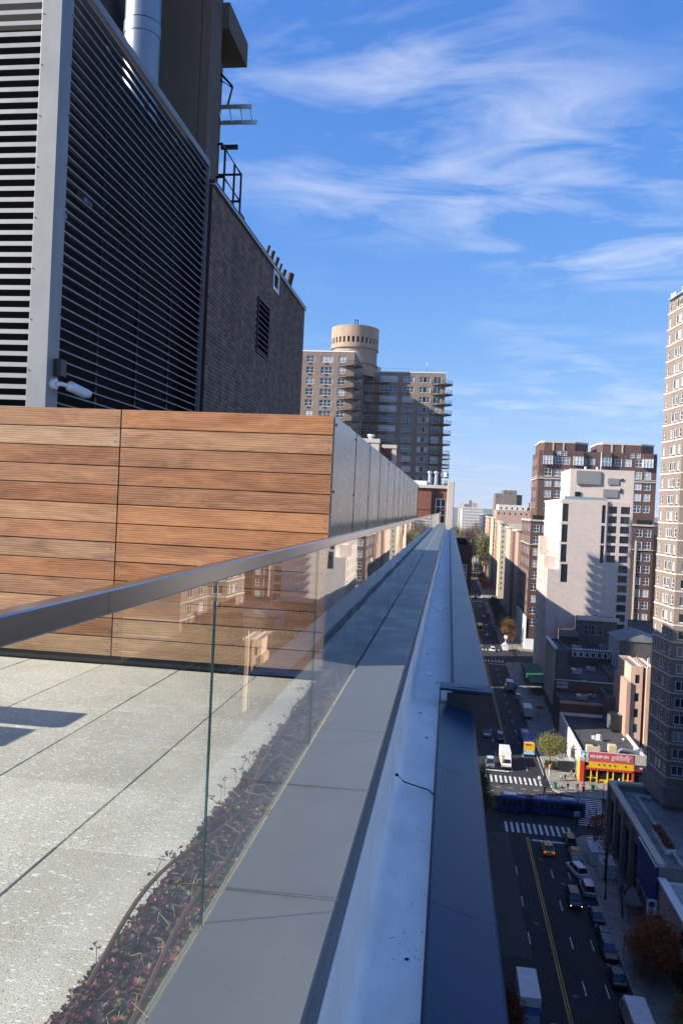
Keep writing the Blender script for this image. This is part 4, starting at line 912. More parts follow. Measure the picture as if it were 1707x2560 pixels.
mb = MB(); mb.box(-.3, -.05, -.1, .1, 15.3, 17.1); mb.box(.45, .7, -.1, .1, 15.3, 17.1); mb.box(-.3, .7, -.1, .1, 17.0, 17.2); mb.build('ladder_frame', 'black_metal', tk)
# blocks of the left side beyond the avenue, mostly hidden below the parapet line
b = Bld('left_corner_building', 'brick corner building on the left side beyond the avenue, below the balcony tower', wall='brown_brick'); b.mass(rect(-24, -.3, 182, 229), 0, R(-9)); b.done()
b = Bld('left_row_building', 'taupe street building left of the road next to the balcony tower', wall='taupe'); b.mass(rect(-16, -.9, 254.5, 303), 0, R(-8)); b.done()
b = Bld('left_far_building', 'long dark brick block on the left side towards the park', wall='brown_brick'); b.mass(rect(-30, -.4, 336, 505), 0, R(-6)); b.done()
b = Bld('left_end_building', 'brick end block on the left side by the park trees', wall='brown_brick'); b.mass(rect(-30, -.4, 534, 650), 0, R(-14)); b.done()

# --- right side, near to far
# low stone podium with tall piers
b = Bld('stone_podium', 'low grey stone podium building with tall piers and a pale flat roof', wall='grey_stone')
W_ = 143.0
b.mass(rect(30, 62, 110.2, W_), 0, R(-46.6), {3: [(u, .3, 4.2, 8.0, dict(nx=3, nz=3, frame='dark_steel', pane='pane_dark', rec=.3)) for u in (3.6, 9.3, 15.0, 20.7)]}, parapet=.8, pt=.9)
mb = MB(); mb.box(29.75, 30.8, 110.2, W_+.25, R(-46.6)+.003, R(-46.15)); mb.box(30.801, 62, W_-.8, W_+.25, R(-46.6)+.003, R(-46.15)); b.part(mb, 'coping', 'limestone')
for yv in (142.7, 136.6, 130.9, 125.2, 119.5, 113.5): mb = MB(); mb.box(29.62, 30.0, yv-.75, yv+.6 if yv < 142 else yv+.3, 0, R(-46.62)); b.part(mb, 'pier', 'grey_stone')
mb = MB(); mb.box(33.3, 33.8, 112, 139, R(-47.4), R(-46.9)); mb.box(33.8, 36, 138.5, 139, R(-47.4), R(-46.9)); b.part(mb, 'roof_kerb', 'roof_pale')
b.done('roof_grey')
pr = thing('roof_planter', 'long white roof planter of orange autumn plants on the stone podium', 'planter', (33.2, 120.5, R(-47.4)))
mb = MB(); mb.box(-.7, .7, -4, 4, 0, .75); mb.build('trough', 'white_paint', pr)
mb = MB()
for k in range(900): c = Vector((random.uniform(-.6, .6), random.uniform(-3.9, 3.9), .75+.5*random.random())); rosette(mb, c, .16, random.choice((0, 0, 1, 2)))
mb.build('foliage', ['leaf_orange', 'leaf_rust', 'leaf_dark'], pr)
bb = thing('blue_billboard', 'large blue billboard on the street face of the podium', 'billboard', (29.55, 114.5, R(-52.5)))
mb = MB(); mb.box(-.12, .04, -4.9, 4.6, 0.2, 6.1); mb.build('panel', 'billboard_blue', bb)
mb = MB()
for z in (.05, 6.15): mb.box(-.18, .06, -5.0, 4.7, z-.08, z+.08)
mb.build('frame', 'galv', bb)
# white building beyond with red trim
b = Bld('white_wall_building', 'white painted low building with red trim at the bottom right', wall='pale_white')
b.mass(rect(30, 58, 78, 109.9), 0, R(-48.3), {3: [(u, 5.6, 2.2, 2.2, dict(nx=1, nz=1, frame='dark_steel', pane='pane_dark')) for u in (11, 15, 19, 23)]}, parapet=1.0, pt=.8)
mb = MB(); mb.box(29.8, 30.9, 78, 110.0, R(-48.3)+.004, R(-47.9)); b.part(mb, 'coping', 'white_paint')
mb = MB(); mb.box(29.85, 29.99, 78, 102, 3.4, 4.3); b.part(mb, 'red_fascia', 'awning_red'); mb = MB(); mb.box(29.9, 29.99, 78, 102, .2, 3.2); b.part(mb, 'shopfront', 'pane_dark')
mb = MB(); mb.extr([(107.2+2.6*math.cos(a), .2+4.6*math.sin(a)) for a in [math.pi*k/12 for k in range(13)]], 'x', 29.86, 29.99); b.part(mb, 'arched_opening', 'void_black'); mb = MB()
for k in range(12):
    a, c = math.pi*k/12, math.pi*(k+1)/12
    mb.extr([(107.2+r_*math.cos(t_), .2+(r_+2.0)*math.sin(t_)) for r_, t_ in ((2.6, a), (3.0, a), (3.0, c), (2.6, c))], 'x', 29.7, 29.97)
b.part(mb, 'arch_trim', 'awning_red'); b.done('roof_pale')
sg = thing('parking_sign', 'white sign with a blue disc projecting below the blue billboard', 'sign', (29.6, 109.6, 4.2))
mb = MB(); mb.box(-1.1, .2, -.06, .06, 0, 2.0); mb.build('panel', 'sign_white', sg); mb = MB(); mb.extr([(-.45+.42*math.cos(6.283*k/16), 1.35+.42*math.sin(6.283*k/16)) for k in range(16)], 'y', -.075, -.061); mb.build('blue_disc', 'box_blue', sg)
mb = MB(); mb.box(-.9, 0, -.07, -.061, .25, .38); mb.box(-.9, -.2, -.07, -.061, .55, .66); mb.build('lettering', 'cloth_navy', sg)
aw = thing('red_awning', 'dark red awning reaching over the pavement by the orange tree', 'awning', (30, 104.5, 2.6))
mb = MB(); mb.extr([(-3.6, .9), (-3.6, .3), (-3.5, .3), (-3.5, .8), (0, 2.2), (0, 2.4)], 'y', -2.6, 2.6); mb.build('canopy', 'awning_red', aw)
for y in (-2.5, 2.5): mb = MB(); mb.tube([(-3.5, y, -2.6), (-3.5, y, .8)], .04, 6); mb.build('post', 'dark_steel', aw)

# unseen block opposite the terrace, added to screen sky light from the street
b = Bld('opposite_block', 'dark brick block across the street from the terrace, out of the frame', wall='dark_brick')
b.mass(rect(31, 60, -75, 76), 0, R(-8), {}, parapet=.9); b.done('roof_grey')
# bay tower on the right edge
b = Bld('bay_tower', 'tall tan brick tower with white bands and folded bay windows at the right edge', wall='tower_brick')
P0, P1, P2, P3, P4 = (36.0, 143.0), (36.3, 141.6), (37.1, 134.8), (40.4, 134.4), (41.0, 122.0)
poly = [P4, (75, 122), (75, 150), (41, 150), P0, P1, P2, P3]
FT = 2.78; zb = [R(35.6)-FT*k for k in range(30) if R(35.6)-FT*k > 12]
hl = {4: [(.7, z+.55, .65, 1.55, dict(nx=1, nz=2)) for z in zb], 5: [(2.0, z+.55, 1.0, 1.55, dict(nx=1, nz=1, ft=.12)) for z in zb]+[(3.45, z+.55, 1.5, 1.55, dict(nx=2, nz=1, ft=.12)) for z in zb]+[(5.6, z+.55, 1.0, 1.55, dict(nx=1, nz=2, ft=.12)) for z in zb],
      6: [(1.65, z+.5, 1.9, 1.65, dict(nx=2, nz=1, ft=.14)) for z in zb], 7: [(3, z+.55, 2.2, 1.55, dict(nx=2, nz=1)) for z in zb]+[(8, z+.55, 2.2, 1.55, dict(nx=2, nz=1)) for z in zb]}
b.mass(poly, 0, R(37.0), hl, parapet=.3)
def off(poly, d):
    out = []; k = len(poly)
    for i in range(k):
        p, q, r_ = Vector(poly[i-1]), Vector(poly[i]), Vector(poly[(i+1) % k])
        d1, d2 = (q-p).normalized(), (r_-q).normalized(); n1, n2 = Vector((d1.y, -d1.x)), Vector((d2.y, -d2.x)); nn = (n1+n2); nn /= max(.3, nn.dot(n1)); out.append(tuple(q+nn*d))
    return out
for z in zb:
    mb = MB(); mb.prism(off(poly, .09), z-.02, z+.24); b.part(mb, 'floor_band', 'tower_band')
for z in zb:
    for uu in (3.45, 5.6):
        t_ = uu/6.847; x_, y_ = P1[0]+(P2[0]-P1[0])*t_, P1[1]+(P2[1]-P1[1])*t_; mb = MB(); mb.box(x_-.05, x_+.12, y_-.33, y_+.33, z+.27, z+.5); b.part(mb, 'air_conditioner_sleeve', 'dark_steel')
mb = MB(); mb.prism(off(poly, .10), R(35.6)+FT, R(37.0)+1.3); b.part(mb, 'white_parapet', 'white_paint')
mb = MB(); e = off(poly, -.3)
for i in (3, 4, 5, 6, 7):
    p, q = e[i], e[(i+1) % 8]; mb.tube([(*p, R(39.4)), (*q, R(39.4))], .05, 5); mb.tube([(*p, R(38.9)), (*q, R(38.9))], .04, 5)
    for t_ in (0, .5): mb.tube([(p[0]+(q[0]-p[0])*t_, p[1]+(q[1]-p[1])*t_, R(38.2)), (p[0]+(q[0]-p[0])*t_, p[1]+(q[1]-p[1])*t_, R(39.4))], .05, 5)
b.part(mb, 'roof_rail', 'galv')
mb = MB(); mb.prism(off([P4, (44, 122), (44, 148), P0, P1, P2, P3][0:3]+[(41, 148), P0, P1, P2, P3], .55), R(-46.6), R(-43.6)); b.part(mb, 'base_skirt', 'grey_stone')
b.done('roof_grey')

# corner store with the pink banner
b = Bld('corner_store', 'one storey white corner store with yellow and red shopfront', 'store', wall='store_white')
ST = R(-50.6)
b.mass(rect(30.4, 43.8, 174.5, 208), 0, ST, {0: [(3.0+2.06*i, .35, 1.8, 3.3, dict(nx=1, nz=2, frame='store_yellow', pane='pane', ft=.2, rec=.1)) for i in (0, .92, 1.9, 2.85, 3.8)] if False else []}, parapet=.7, pt=.4)
b2 = b.base
mb = MB(); mb.box(30.2, 43.9, 174.1, 174.49, ST-1.85, ST+.25); b.part(mb, 'sign_board', 'concrete')
mb = MB(); mb.box(31.9, 41.2, 174.0, 174.09, ST-1.78, ST+.2); b.part(mb, 'pink_banner', 'sign_pink'); mb = MB(); mb.box(30.2, 31.89, 174.0, 174.09, ST-1.78, ST+.2); b.part(mb, 'blue_picture_panel', 'sign_blue')
mb = MB(); mb.prism([(31.05+.62*math.cos(a)*(1+.2*math.sin(4*a)), 0+.5*math.sin(a)) for a in [6.283*k/16 for k in range(16)]], -.02, .02); mb.v = [(x, 173.97+z, ST-.75+y) for x, y, z in mb.v]; b.part(mb, 'white_patch', 'sign_white')
mb = MB(); mb.box(30.85, 31.35, 173.93, 173.945, ST-1.0, ST-.55); b.part(mb, 'red_patch', 'store_red')
mb = MB(); mb.box(30.6, 41.3, 173.9, 174.49, ST-3.1, ST-1.86); b.part(mb, 'yellow_fascia', 'store_yellow')
for x in (34.1, 35.2, 36.3, 37.4, 39.6): mb = MB(); mb.extr([(x+.17*math.cos(6.283*k/10), ST-2.35+.17*math.sin(6.283*k/10)) for k in range(10)], 'y', 173.84, 173.899); b.part(mb, 'spotlight', 'black_metal')
mb = MB(); mb.box(30.75, 31.9, 173.85, 173.899, ST-2.7, ST-2.0); b.part(mb, 'fascia_notice', 'pane_dark')
mb = MB(); mb.box(30.5, 41.3, 173.8, 174.49, ST-3.55, ST-3.11); b.part(mb, 'red_beam', 'store_red')
mb = MB(); mb.box(31.2, 41.0, 174.3, 174.49, 0.15, ST-3.56); b.part(mb, 'shop_glass', 'pane_dark')
for i, x in enumerate((31.1, 32.45, 33.7, 35.9, 37.05, 39.15, 40.1)):
    mb = MB(); mb.box(x, x+.22, 173.95, 174.29, 0.15, ST-3.56); b.part(mb, 'yellow_mullion', 'store_yellow')
for x0, x1, z in ((31.3, 33.7, 1.0), (35.9, 37.1, .95), (39.2, 41, 1.0)): mb = MB(); mb.box(x0+.22, x1, 174.05, 174.29, z, z+.15); b.part(mb, 'yellow_rail', 'store_yellow')
for x0, x1, m in ((33.95, 35.85, 'store_yellow'), (37.3, 39.1, 'store_yellow'), (40.3, 40.95, 'store_red')): mb = MB(); mb.box(x0, x1, 174.15, 174.28, .16, .8); b.part(mb, 'base_panel', m)
mb = MB(); mb.box(30.2, 31.09, 173.7, 174.9, 0.15, ST-1.87); b.part(mb, 'red_pier', 'store_red'); mb = MB(); mb.box(41.0, 41.35, 173.8, 174.49, 0.15, ST-3.1); b.part(mb, 'red_pier', 'store_red')
mb = MB(); mb.box(30.1, 30.19, 174.0, 176.2, .15, ST-1.4); b.part(mb, 'yellow_side_panel', 'store_yellow')
mb = MB(); mb.box(30.2, 30.39, 176.4, 180.5, .15, 3.4); b.part(mb, 'side_window', 'pane'); mb = MB(); mb.box(41.4, 43.7, 174.2, 174.49, .15, ST-3.2); b.part(mb, 'dark_doorway', 'pane_dark')
mb = MB(); mb.box(41.4, 43.8, 173.6, 174.2, ST-3.1, ST-2.7); b.part(mb, 'red_lintel', 'awning_red')
def text(body, size, loc, m, name, parent, offs=0.0, ext=.01, sx=1.0):
    cu = bpy.data.curves.new(name, 'FONT'); cu.body = body; cu.size = size; cu.offset = offs; cu.extrude = ext; cu.align_x = 'LEFT'; cu.resolution_u = 3
    to = bpy.data.objects.new(name, cu); C.objects.link(to); bpy.context.view_layer.update()
    me = bpy.data.meshes.new_from_object(to.evaluated_get(bpy.context.evaluated_depsgraph_get())); bpy.data.objects.remove(to)
    me.materials.clear(); me.materials.append(M[m])
    me.transform(Matrix.Scale(sx, 4, (1, 0, 0))); me.transform(Matrix.Rotation(math.pi/2, 4, 'X'))
    return add(name, me, parent, loc)
text('WE SHIP ON', .86, Vector((32.2, 173.97, ST-1.0))-b2, 'sign_white', 'lettering', b.root, .02, sx=.80)
text('goldbelly', 1.35, Vector((36.75, 173.965, ST-1.05))-b2, 'sign_white', 'lettering', b.root, .085, sx=.80); text('goldbelly', 1.35, Vector((36.75, 173.945, ST-1.05))-b2, 'sign_pink', 'lettering', b.root, -.005, sx=.80)
b.done('roof_tar')
# things on the store roof
def roofbox(nm, lab, x, y, z, parts, cat, group=None, rz=0):
    o = thing(nm, lab, cat, (x, y, z), rz, group)
    for pn, mm, f in parts: mb = MB(); f(mb); mb.build(pn, mm, o)
    return o
RZ = ST-.7
roofbox('rooftop_ac_unit', 'pale rooftop air conditioner at the front left of the store roof', 33.2, 176.8, RZ, [('casing', 'cream', lambda m: m.box(-1.4, 1.4, -.8, .8, .25, 1.5)), ('fan_shroud', 'dark_steel', lambda m: m.tube([(.5, 0, 1.5), (.5, 0, 1.65)], .55, 12)), ('feet', 'dark_steel', lambda m: (m.box(-1.2, -1, -.8, .8, 0, .25), m.box(1, 1.2, -.8, .8, 0, .25)))], 'air conditioner')
roofbox('rooftop_ac_unit', 'pale rooftop air conditioner at the middle front of the store roof', 37.3, 177.2, RZ, [('casing', 'cream', lambda m: m.box(-.8, .8, -.9, .9, .2, 1.9)), ('vent_grille', 'dark_steel', lambda m: m.box(.81, .85, -.7, .7, .5, 1.6))], 'air conditioner')
roofbox('rooftop_fan', 'whitish exhaust fan in the middle of the store roof', 36.2, 186.5, RZ, [('housing', 'truck_white', lambda m: m.tube([(0, 0, .3), (0, 0, 1.4)], .8, 14, 0, .5)), ('base', 'galv', lambda m: m.box(-.9, .9, -.9, .9, 0, .3)), ('cowl', 'truck_white', lambda m: m.box(-1.5, -.8, -.4, .4, .3, 1.0))], 'fan')
roofbox('rooftop_cooling_box', 'large dark machine with pale round fan at the back right of the store roof', 42.2, 197, RZ, [('casing', 'dark_steel', lambda m: m.box(-1.8, 2.6, -2.4, 2.2, .4, 4.2)), ('fan_ring', 'galv', lambda m: m.tube([(-1.8, -.3, 2.2), (-2.1, -.3, 2.2)], 1.7, 16)), ('top_panel', 'roof_pale', lambda m: m.box(.2, 2.2, -2.2, -.2, 4.2, 4.4))], 'machine')
roofbox('rooftop_duct', 'grey curved duct along the front of the store roof', 40.0, 176.6, RZ, [('duct', 'galv', lambda m: m.tube([(-1.5, 0, .2), (-1.4, 0, .9), (-.8, 0, 1.2), (1.6, 0, 1.0), (2.4, 0, .6)], .4, 10)), ('support', 'dark_steel', lambda m: m.box(.2, .4, -.3, .3, 0, .8))], 'duct')
roofbox('rooftop_pipework', 'tangle of pale pipes at the front right of the store roof', 42.8, 178.6, RZ, [('pipe', 'galv', lambda m, k=k: m.tube([(-1.4+.5*k, -1+.3*k, .1), (-1.4+.5*k, -1+.3*k, .7+.1*k), (1.2, -1+.5*k, .7+.1*k), (1.2, -1+.5*k, .1)], .10, 6)) for k in range(5)]+[('box', 'truck_white', lambda m: m.box(-.4, .4, .5, 1.2, 0, 1.0))], 'pipes')
roofbox('rooftop_vent', 'small white mushroom vent on the right of the store roof', 41.9, 187.5, RZ, [('stack', 'galv', lambda m: m.tube([(0, 0, 0), (0, 0, .5)], .12, 8)), ('cap', 'truck_white', lambda m: m.ball((0, 0, .55), .32, 0, 10, 6, .7))], 'vent')
# buildings behind the store, low roofs in shade
b = Bld('brown_signboard_building', 'low brown brick building behind the store with pale wall signs on its parapet', wall='brown_brick')
b.mass(rect(30.6, 47, 208.2, 222), 0, R(-47.8), parapet=.5)
mb = MB(); mb.box(30.7, 47, 221.4, 221.9, R(-47.79), R(-45.2)); b.part(mb, 'rear_parapet', 'brown_brick'); mb = MB(); mb.box(30.7, 47, 221.3, 222, R(-45.19), R(-45.0)); b.part(mb, 'parapet_cap', 'roof_pale')
for z in (-46.9, -45.9): mb = MB(); mb.box(31.2, 34.2, 221.25, 221.39, R(z)-.35, R(z)+.35); b.part(mb, 'wall_sign', 'roof_pale')
mb = MB(); mb.box(30.4, 47, 207.9, 208.19, R(-47.8)-.5, R(-47.8)+.12); b.part(mb, 'front_cap', 'pink_brick'); b.done('roof_tar')
b = Bld('tan_rooftop_shed', 'tan stucco shed with a parapet among the dark roofs left of the pink chimney stack', wall='taupe'); b.mass(rect(41, 47.8, 203, 213), 0, R(-44.6), {0: [(2.2, R(-48), 1.1, 2.0, dict(nx=1, nz=1))]}, parapet=1.2); b.done('roof_tar')
b = Bld('ornate_facade_building', 'narrow ornate stone-fronted building with ribbed street face', wall='taupe')
b.mass(rect(31.2, 34.6, 226, 246), 0, R(-37.6), {}, parapet=.6); b.mass(rect(34.61, 46, 226, 246), 0, R(-44.8), {}, parapet=.5)
for k in range(8): mb = MB(); mb.box(30.75, 31.19, 226.3+2.5*k, 227.3+2.5*k, 4, R(-38)); b.part(mb, 'pilaster', 'limestone')
mb = MB(); mb.box(30.5, 31.6, 225.8, 246.2, R(-37.59), R(-36.9)); b.part(mb, 'cornice', 'limestone'); b.done('roof_tar')
b = Bld('roof_terrace_building', 'dark low building with a row of white framed roof windows', wall='brown_brick'); b.mass(rect(34.4, 56, 247, 262), 0, R(-41), parapet=.5)
for i in range(7): mb = MB(); mb.box(39+1.8*i, 40.5+1.8*i, 246.8, 246.99, R(-42.8), R(-41.2)); o = b.part(mb, 'dormer_frame', 'white_frame'); mb = MB(); mb.box(39.3+1.8*i, 40.2+1.8*i, 246.72, 246.79, R(-42.6), R(-41.4)); b.part(mb, 'dormer_pane', 'pane_dark')
mb = MB(); mb.box(39, 55, 247, 249, R(-40.9), R(-40.6)); b.part(mb, 'roof_edge', 'roof_pale'); b.done('roof_tar')
b = Bld('stone_cornice_building', 'stone fronted house with heavy cornice against the pale tower', wall='taupe'); b.mass(rect(43, 55, 262.5, 270), 0, R(-33), {0: [(2.4, R(-38.2), 1.3, 3.2, dict(nx=1, nz=2, pane='pane_dark')), (4.6, R(-38.2), 1.3, 3.2, dict(nx=1, nz=2, pane='pane_dark')), (6.8, R(-38.2), 1.3, 3.2, dict(nx=1, nz=2, pane='pane_dark'))]}, parapet=.4)
mb = MB(); mb.box(42.3, 55.5, 261.6, 262.49, R(-33.5), R(-32.3)); b.part(mb, 'cornice', 'limestone'); b.done('roof_grey')
b = Bld('small_cornice_house', 'small dark house with a pale zigzag cornice', wall='brown_brick'); b.mass(rect(37.5, 42.8, 263, 270), 0, R(-37.5), parapet=.3); mb = MB(); mb.box(37.2, 43, 262.3, 262.9, R(-39.2), R(-37.2)); b.part(mb, 'cornice', 'grey_stone'); b.done()
b = Bld('dark_gabled_building', 'dark taupe brick building with a low gabled roof and two windows', wall='taupe'); b.mass(rect(50.5, 63, 236, 252), 0, R(-35.5), {0: [(4.3, R(-41.5), .9, 2.2, dict(nx=1, nz=2)), (7.9, R(-41.7), .9, 2.2, dict(nx=1, nz=2, pane='pane_dark'))]}, parapet=.2)
mb = MB(); mb.extr([(49.9, R(-35.49)), (63.6, R(-35.49)), (56.8, R(-33.4))], 'y', 235.7, 252.2); b.part(mb, 'gable_roof', 'roof_grey'); mb = MB(); mb.quad((50.45, 252, R(-45)), (50.45, 236, R(-45)), (50.45, 236, R(-35.6)), (50.45, 252, R(-35.6))); b.part(mb, 'whitewashed_side', 'roof_pale'); b.done()
b = Bld('skylight_roof_building', 'low dark roof with slanted pale skylights behind the brown parapet', wall='brown_brick'); b.mass(rect(31, 50, 222.3, 225.8), 0, R(-47.5), parapet=.3); b.done()
b = Bld('dark_yard_building', 'low dark roof in the yard behind the ornate facade', wall='brown_brick'); b.mass(rect(46.3, 50.2, 226, 246), 0, R(-44), parapet=.3); b.done()
for i, (x, y, lab) in enumerate(((38.4, 224, 'left pair of slanted pale skylights on the dark roof'), (46.6, 224, 'right pair of slanted pale skylights on the dark roof'))):
    o = thing('skylight', lab, 'skylight', (x, y, R(-47.8)), group='slanted skylights')
    for k in (0, 1): mb = MB(); mb.extr([(-1.6+.9*k, 1.2-.9*k), (1.0+.9*k, 2.7-.9*k), (1.1+.9*k, 2.5-.9*k), (-1.5+.9*k, 1.0-.9*k)], 'y', -1.2, 1.2); mb.build('panel', 'roof_pale', o)
    mb = MB(); mb.box(-1, 1.4, -1, 1, 0, 1.1); mb.build('kerb_box', 'dark_steel', o)
b = Bld('pink_chimney_building', 'tall narrow sunlit pink stucco building beside the bay tower', wall='pink_stucco')
b.mass(rect(43.9, 46.6, 192, 206), 0, R(-34.6), {0: [(1.5, R(z), 1.0, 2.0, dict(nx=1, nz=2, frame='dark_steel')) for z in (-38.6, -42.9, -46.6, -50.2)]}, parapet=.5)
b.mass(rect(47.3, 49.6, 191.4, 206), 0, R(-34.9), {}, parapet=.5); b.mass(rect(46.61, 47.29, 194.5, 206), 0, R(-35.4), {}, parapet=.2)
mb = MB(); mb.tube([(48.2, 191.2, 3), (48.2, 191.2, R(-33))], .14, 8); b.part(mb, 'downpipe', 'pipe_rust'); mb = MB(); mb.tube([(47.8, 193, R(-35)), (47.8, 193, R(-32.6))], .12, 8); b.part(mb, 'vent_stack', 'white_paint')
mb = MB(); mb.box(43.0, 43.89, 191.5, 206, 0, R(-38.4)); b.part(mb, 'lower_wing', 'pink_brick'); b.done('roof_grey')

for x_, y_, z_, s_, lab in ((36.5, 213, -48.3, 1.3, 'grey rooftop unit on the brown signboard roof, left'), (39.6, 216, -48.3, 1.0, 'grey rooftop unit on the brown signboard roof, right'), (38, 232, -45.3, 1.4, 'grey rooftop unit behind the ornate facade, nearer'), (43, 238, -45.3, 1.2, 'grey rooftop unit behind the ornate facade, further'), (41, 252, -41.5, 1.2, 'grey rooftop unit behind the row of white roof windows, left'), (50, 255, -41.5, 1.5, 'grey rooftop unit behind the row of white roof windows, right'), (48.5, 266, -33.4, 1.1, 'grey rooftop unit on the house with heavy cornice')):
    roofbox('rooftop_ac_unit', lab, x_, y_, R(z_), [('casing', 'galv', lambda m, s_=s_: m.box(-s_, s_, -.7*s_, .7*s_, .2, 1.1*s_)), ('fan_shroud', 'dark_steel', lambda m, s_=s_: m.tube([(.3*s_, 0, 1.1*s_), (.3*s_, 0, 1.2*s_)], .5*s_, 10)), ('feet', 'dark_steel', lambda m, s_=s_: (m.box(-.9*s_, -.7*s_, -.6*s_, .6*s_, 0, .2), m.box(.7*s_, .9*s_, -.6*s_, .6*s_, 0, .2)))], 'air conditioner', 'rooftop units on the dark roofs')
# pale modern tower
b = Bld('pale_tower', 'pale pinkish stone apartment tower with white fins and dark corner windows', wall='pale_stone')
Yf = 272; D = dict(nx=1, nz=2, frame='dark_steel', pane='pane_dark', ft=.12, rec=.2)
hs = [(38.55-37.3, R(z0), 1.9, 6.0, D) for z0 in (-1.9, -8.9, -15.6)] + [(50.95-37.3, R(z0), 1.2, 6.0, D) for z0 in (-1.9, -8.8, -15.3)]+[(39.0-37.3, R(-22.4), 2.2, 6.1, D)]
b.mass(rect(37.3, 52.0, Yf, 318), 0, R(5.6), {0: hs, 3: [(u, R(z0), 1.2, 5.6, D) for z0 in (-2.2, -8.9, -15.5) for u in frange(3.4, 12, 3.45)]}, parapet=.7)
D2 = dict(nx=1, nz=1, frame='dark_steel', pane='pane_dark', ft=.1, rec=.35)
rows = [R(1.4)-3.28*k for k in range(14)]
hs = [(54.0-52.01, z, 2.9, 2.4, D2) for z in rows[:6]]+[(58.05-52.01, z, 3.0, 2.4, D2) for z in rows]+[(53.1-52.01, z-.2, .8, 2.6, D2) for z in rows[6:]]
b.mass(rect(52.01, 60.4, Yf+.7, 318), 0, R(5.3), {0: hs}, parapet=.5)
b.mass(rect(52.02, 54.7, Yf-.05, Yf+.69), 0, R(-15.7), {}, parapet=.1)
mb = MB()
for u in frange(0.5, 15, 2.95): mb.box(36.75, 37.29, 272.25+u, 272.95+u, R(-13), R(5.5))
for z in (5.0, -2.6, -9.2): mb.box(36.8, 37.29, 272, 318, R(z)-.35, R(z)+.6)
b.part(mb, 'white_fins', 'white_paint')
b.mass(rect(33.6, 37.25, 272.1, 283), 0, R(-18.2), {3: [(u, R(z), 1.3, 2.6, D2) for z in (-22, -25.4, -28.8, -32.2, -35.6, -39, -42.4) for u in (3, 7.5)]}, parapet=.7)
pl = [(33.6, 283.05), (37.2, 283.05), (37.2, 300), (33.6, 300)]
b.mass(pl, 0, R(-14.4), {3: [(u, R(z), 1.3, 2.6, D2) for z in frange(-18.6, 9, -3.4) for u in (3, 8, 13)]}, parapet=.7)
b.mass(rect(33.6, 37.2, 300.05, 304), 0, R(-8), {3: [(2, R(z), 1.3, 2.6, D2) for z in frange(-12, 10, -3.4)]}, parapet=.7)
b.mass([(39.8, 273.6), (60.38, 272.9), (60.38, 296), (39.8, 296)], R(4.4), R(16.0), {}, parapet=.8)
for x0, x1, z0, z1 in ((41.7, 49.6, 10.9, 15.4), (51.9, 55.5, 11.1, 13.2), (50.6, 55.4, 6.8, 9.5)): mb = MB(); mb.box(x0, x1, 272.75, 272.95 if x0 > 50 else 273.3, R(z0), R(z1)); b.part(mb, 'louvre_panel', 'grille')
for x0, z0, w_, h_ in ((56.1, 12.4, .8, .8), (56.0, 8.4, .6, 1.5)): mb = MB(); mb.box(x0, x0+w_, 272.72, 272.95, R(z0), R(z0+h_)); b.part(mb, 'small_vent', 'dark_steel')
mb = MB(); mb.box(41.5, 43.2, 273.1, 273.5, R(5), R(8.3)); b.part(mb, 'terrace_door', 'pane_dark'); mb = MB(); mb.box(38, 51.8, 272.12, 272.18, R(5.6), R(6.6)); b.part(mb, 'glass_balustrade', 'glass_shelter')
mb = MB(); mb.tube([(49.8, 275, R(15)), (49.8, 275, R(22))], .12, 6); b.part(mb, 'mast', 'white_paint')
for x in (45.0, 48.8): mb = MB(); mb.tube([(x, 276, R(15)), (x, 276, R(17))], .35, 8); b.part(mb, 'roof_vent', 'white_paint')
b.done('roof_pale')

# twin-crowned brick tower
b = Bld('twin_crown_tower', 'big brown brick tower with two stepped crowns and white framed windows', wall='twin_brick')
FT = 4.95; cwin = dict(nx=2, nz=2, ft=.2); rowsT = [R(21.9), R(16.8), R(12.2), R(7.5), R(2.7)]
colsL = (40.6, 45.0, 47.6, 52); colsR = (65.5, 69.5, 73.5, 77.9, 81.6)
hs = [(x-36.8, z, 3.0 if x != 47.6 else 2.4, 3.1, cwin) for x in (40.8, 44.9, 48.2) for z in rowsT]+[(x-36.8, z, 2.9, 3.1, cwin) for x in colsR for z in rowsT]+[(x-36.8, R(25.6), 1.9, 2.0, cwin) for x in (44.9, 47.3, 75, 77.5)]+[(x-36.8, z, 2.4, 3.0, dict(nx=1, nz=1, pane='pane', frame='dark_steel')) for x in (56, 59) for z in rowsT[:2]]
wes = [(u, z, 1.6, 3.1, cwin) for u in (3, 8, 13, 18) for z in rowsT]
b.mass(rect(36.8, 85.2, 345, 372), R(-3), R(27.2), {0: hs, 3: wes}, parapet=.8)
for x0, x1, nm in ((37.3, 57.6, 'crown'), (61.5, 84.8, 'crown')):
    mb = MB(); pl = [(x0+1.5, 345.6), (x1-6, 345.6), (x1, 350), (x1, 366), (x0, 366), (x0, 348)]; mb.prism(pl, R(27.21), R(31)); b.part(mb, nm, 'twin_crown')
    mb = MB(); mb.prism(off(pl, .2), R(31.01), R(31.7)); b.part(mb, 'crown_cornice', 'limestone')
    for xx in (x0+5, x0+9.3): mb = MB(); mb.box(xx, xx+.5, 345.3, 345.58, R(27.25), R(31)); b.part(mb, 'crown_pilaster', 'limestone')
for z, t_ in ((15.4, .5), (16.3, .25), (-3.05, .9)): mb = MB(); mb.box(36.5, 85.5, 344.6, 344.99, R(z), R(z)+t_); mb.box(36.4, 36.79, 344.6, 372, R(z), R(z)+t_); b.part(mb, 'stone_band', 'limestone')
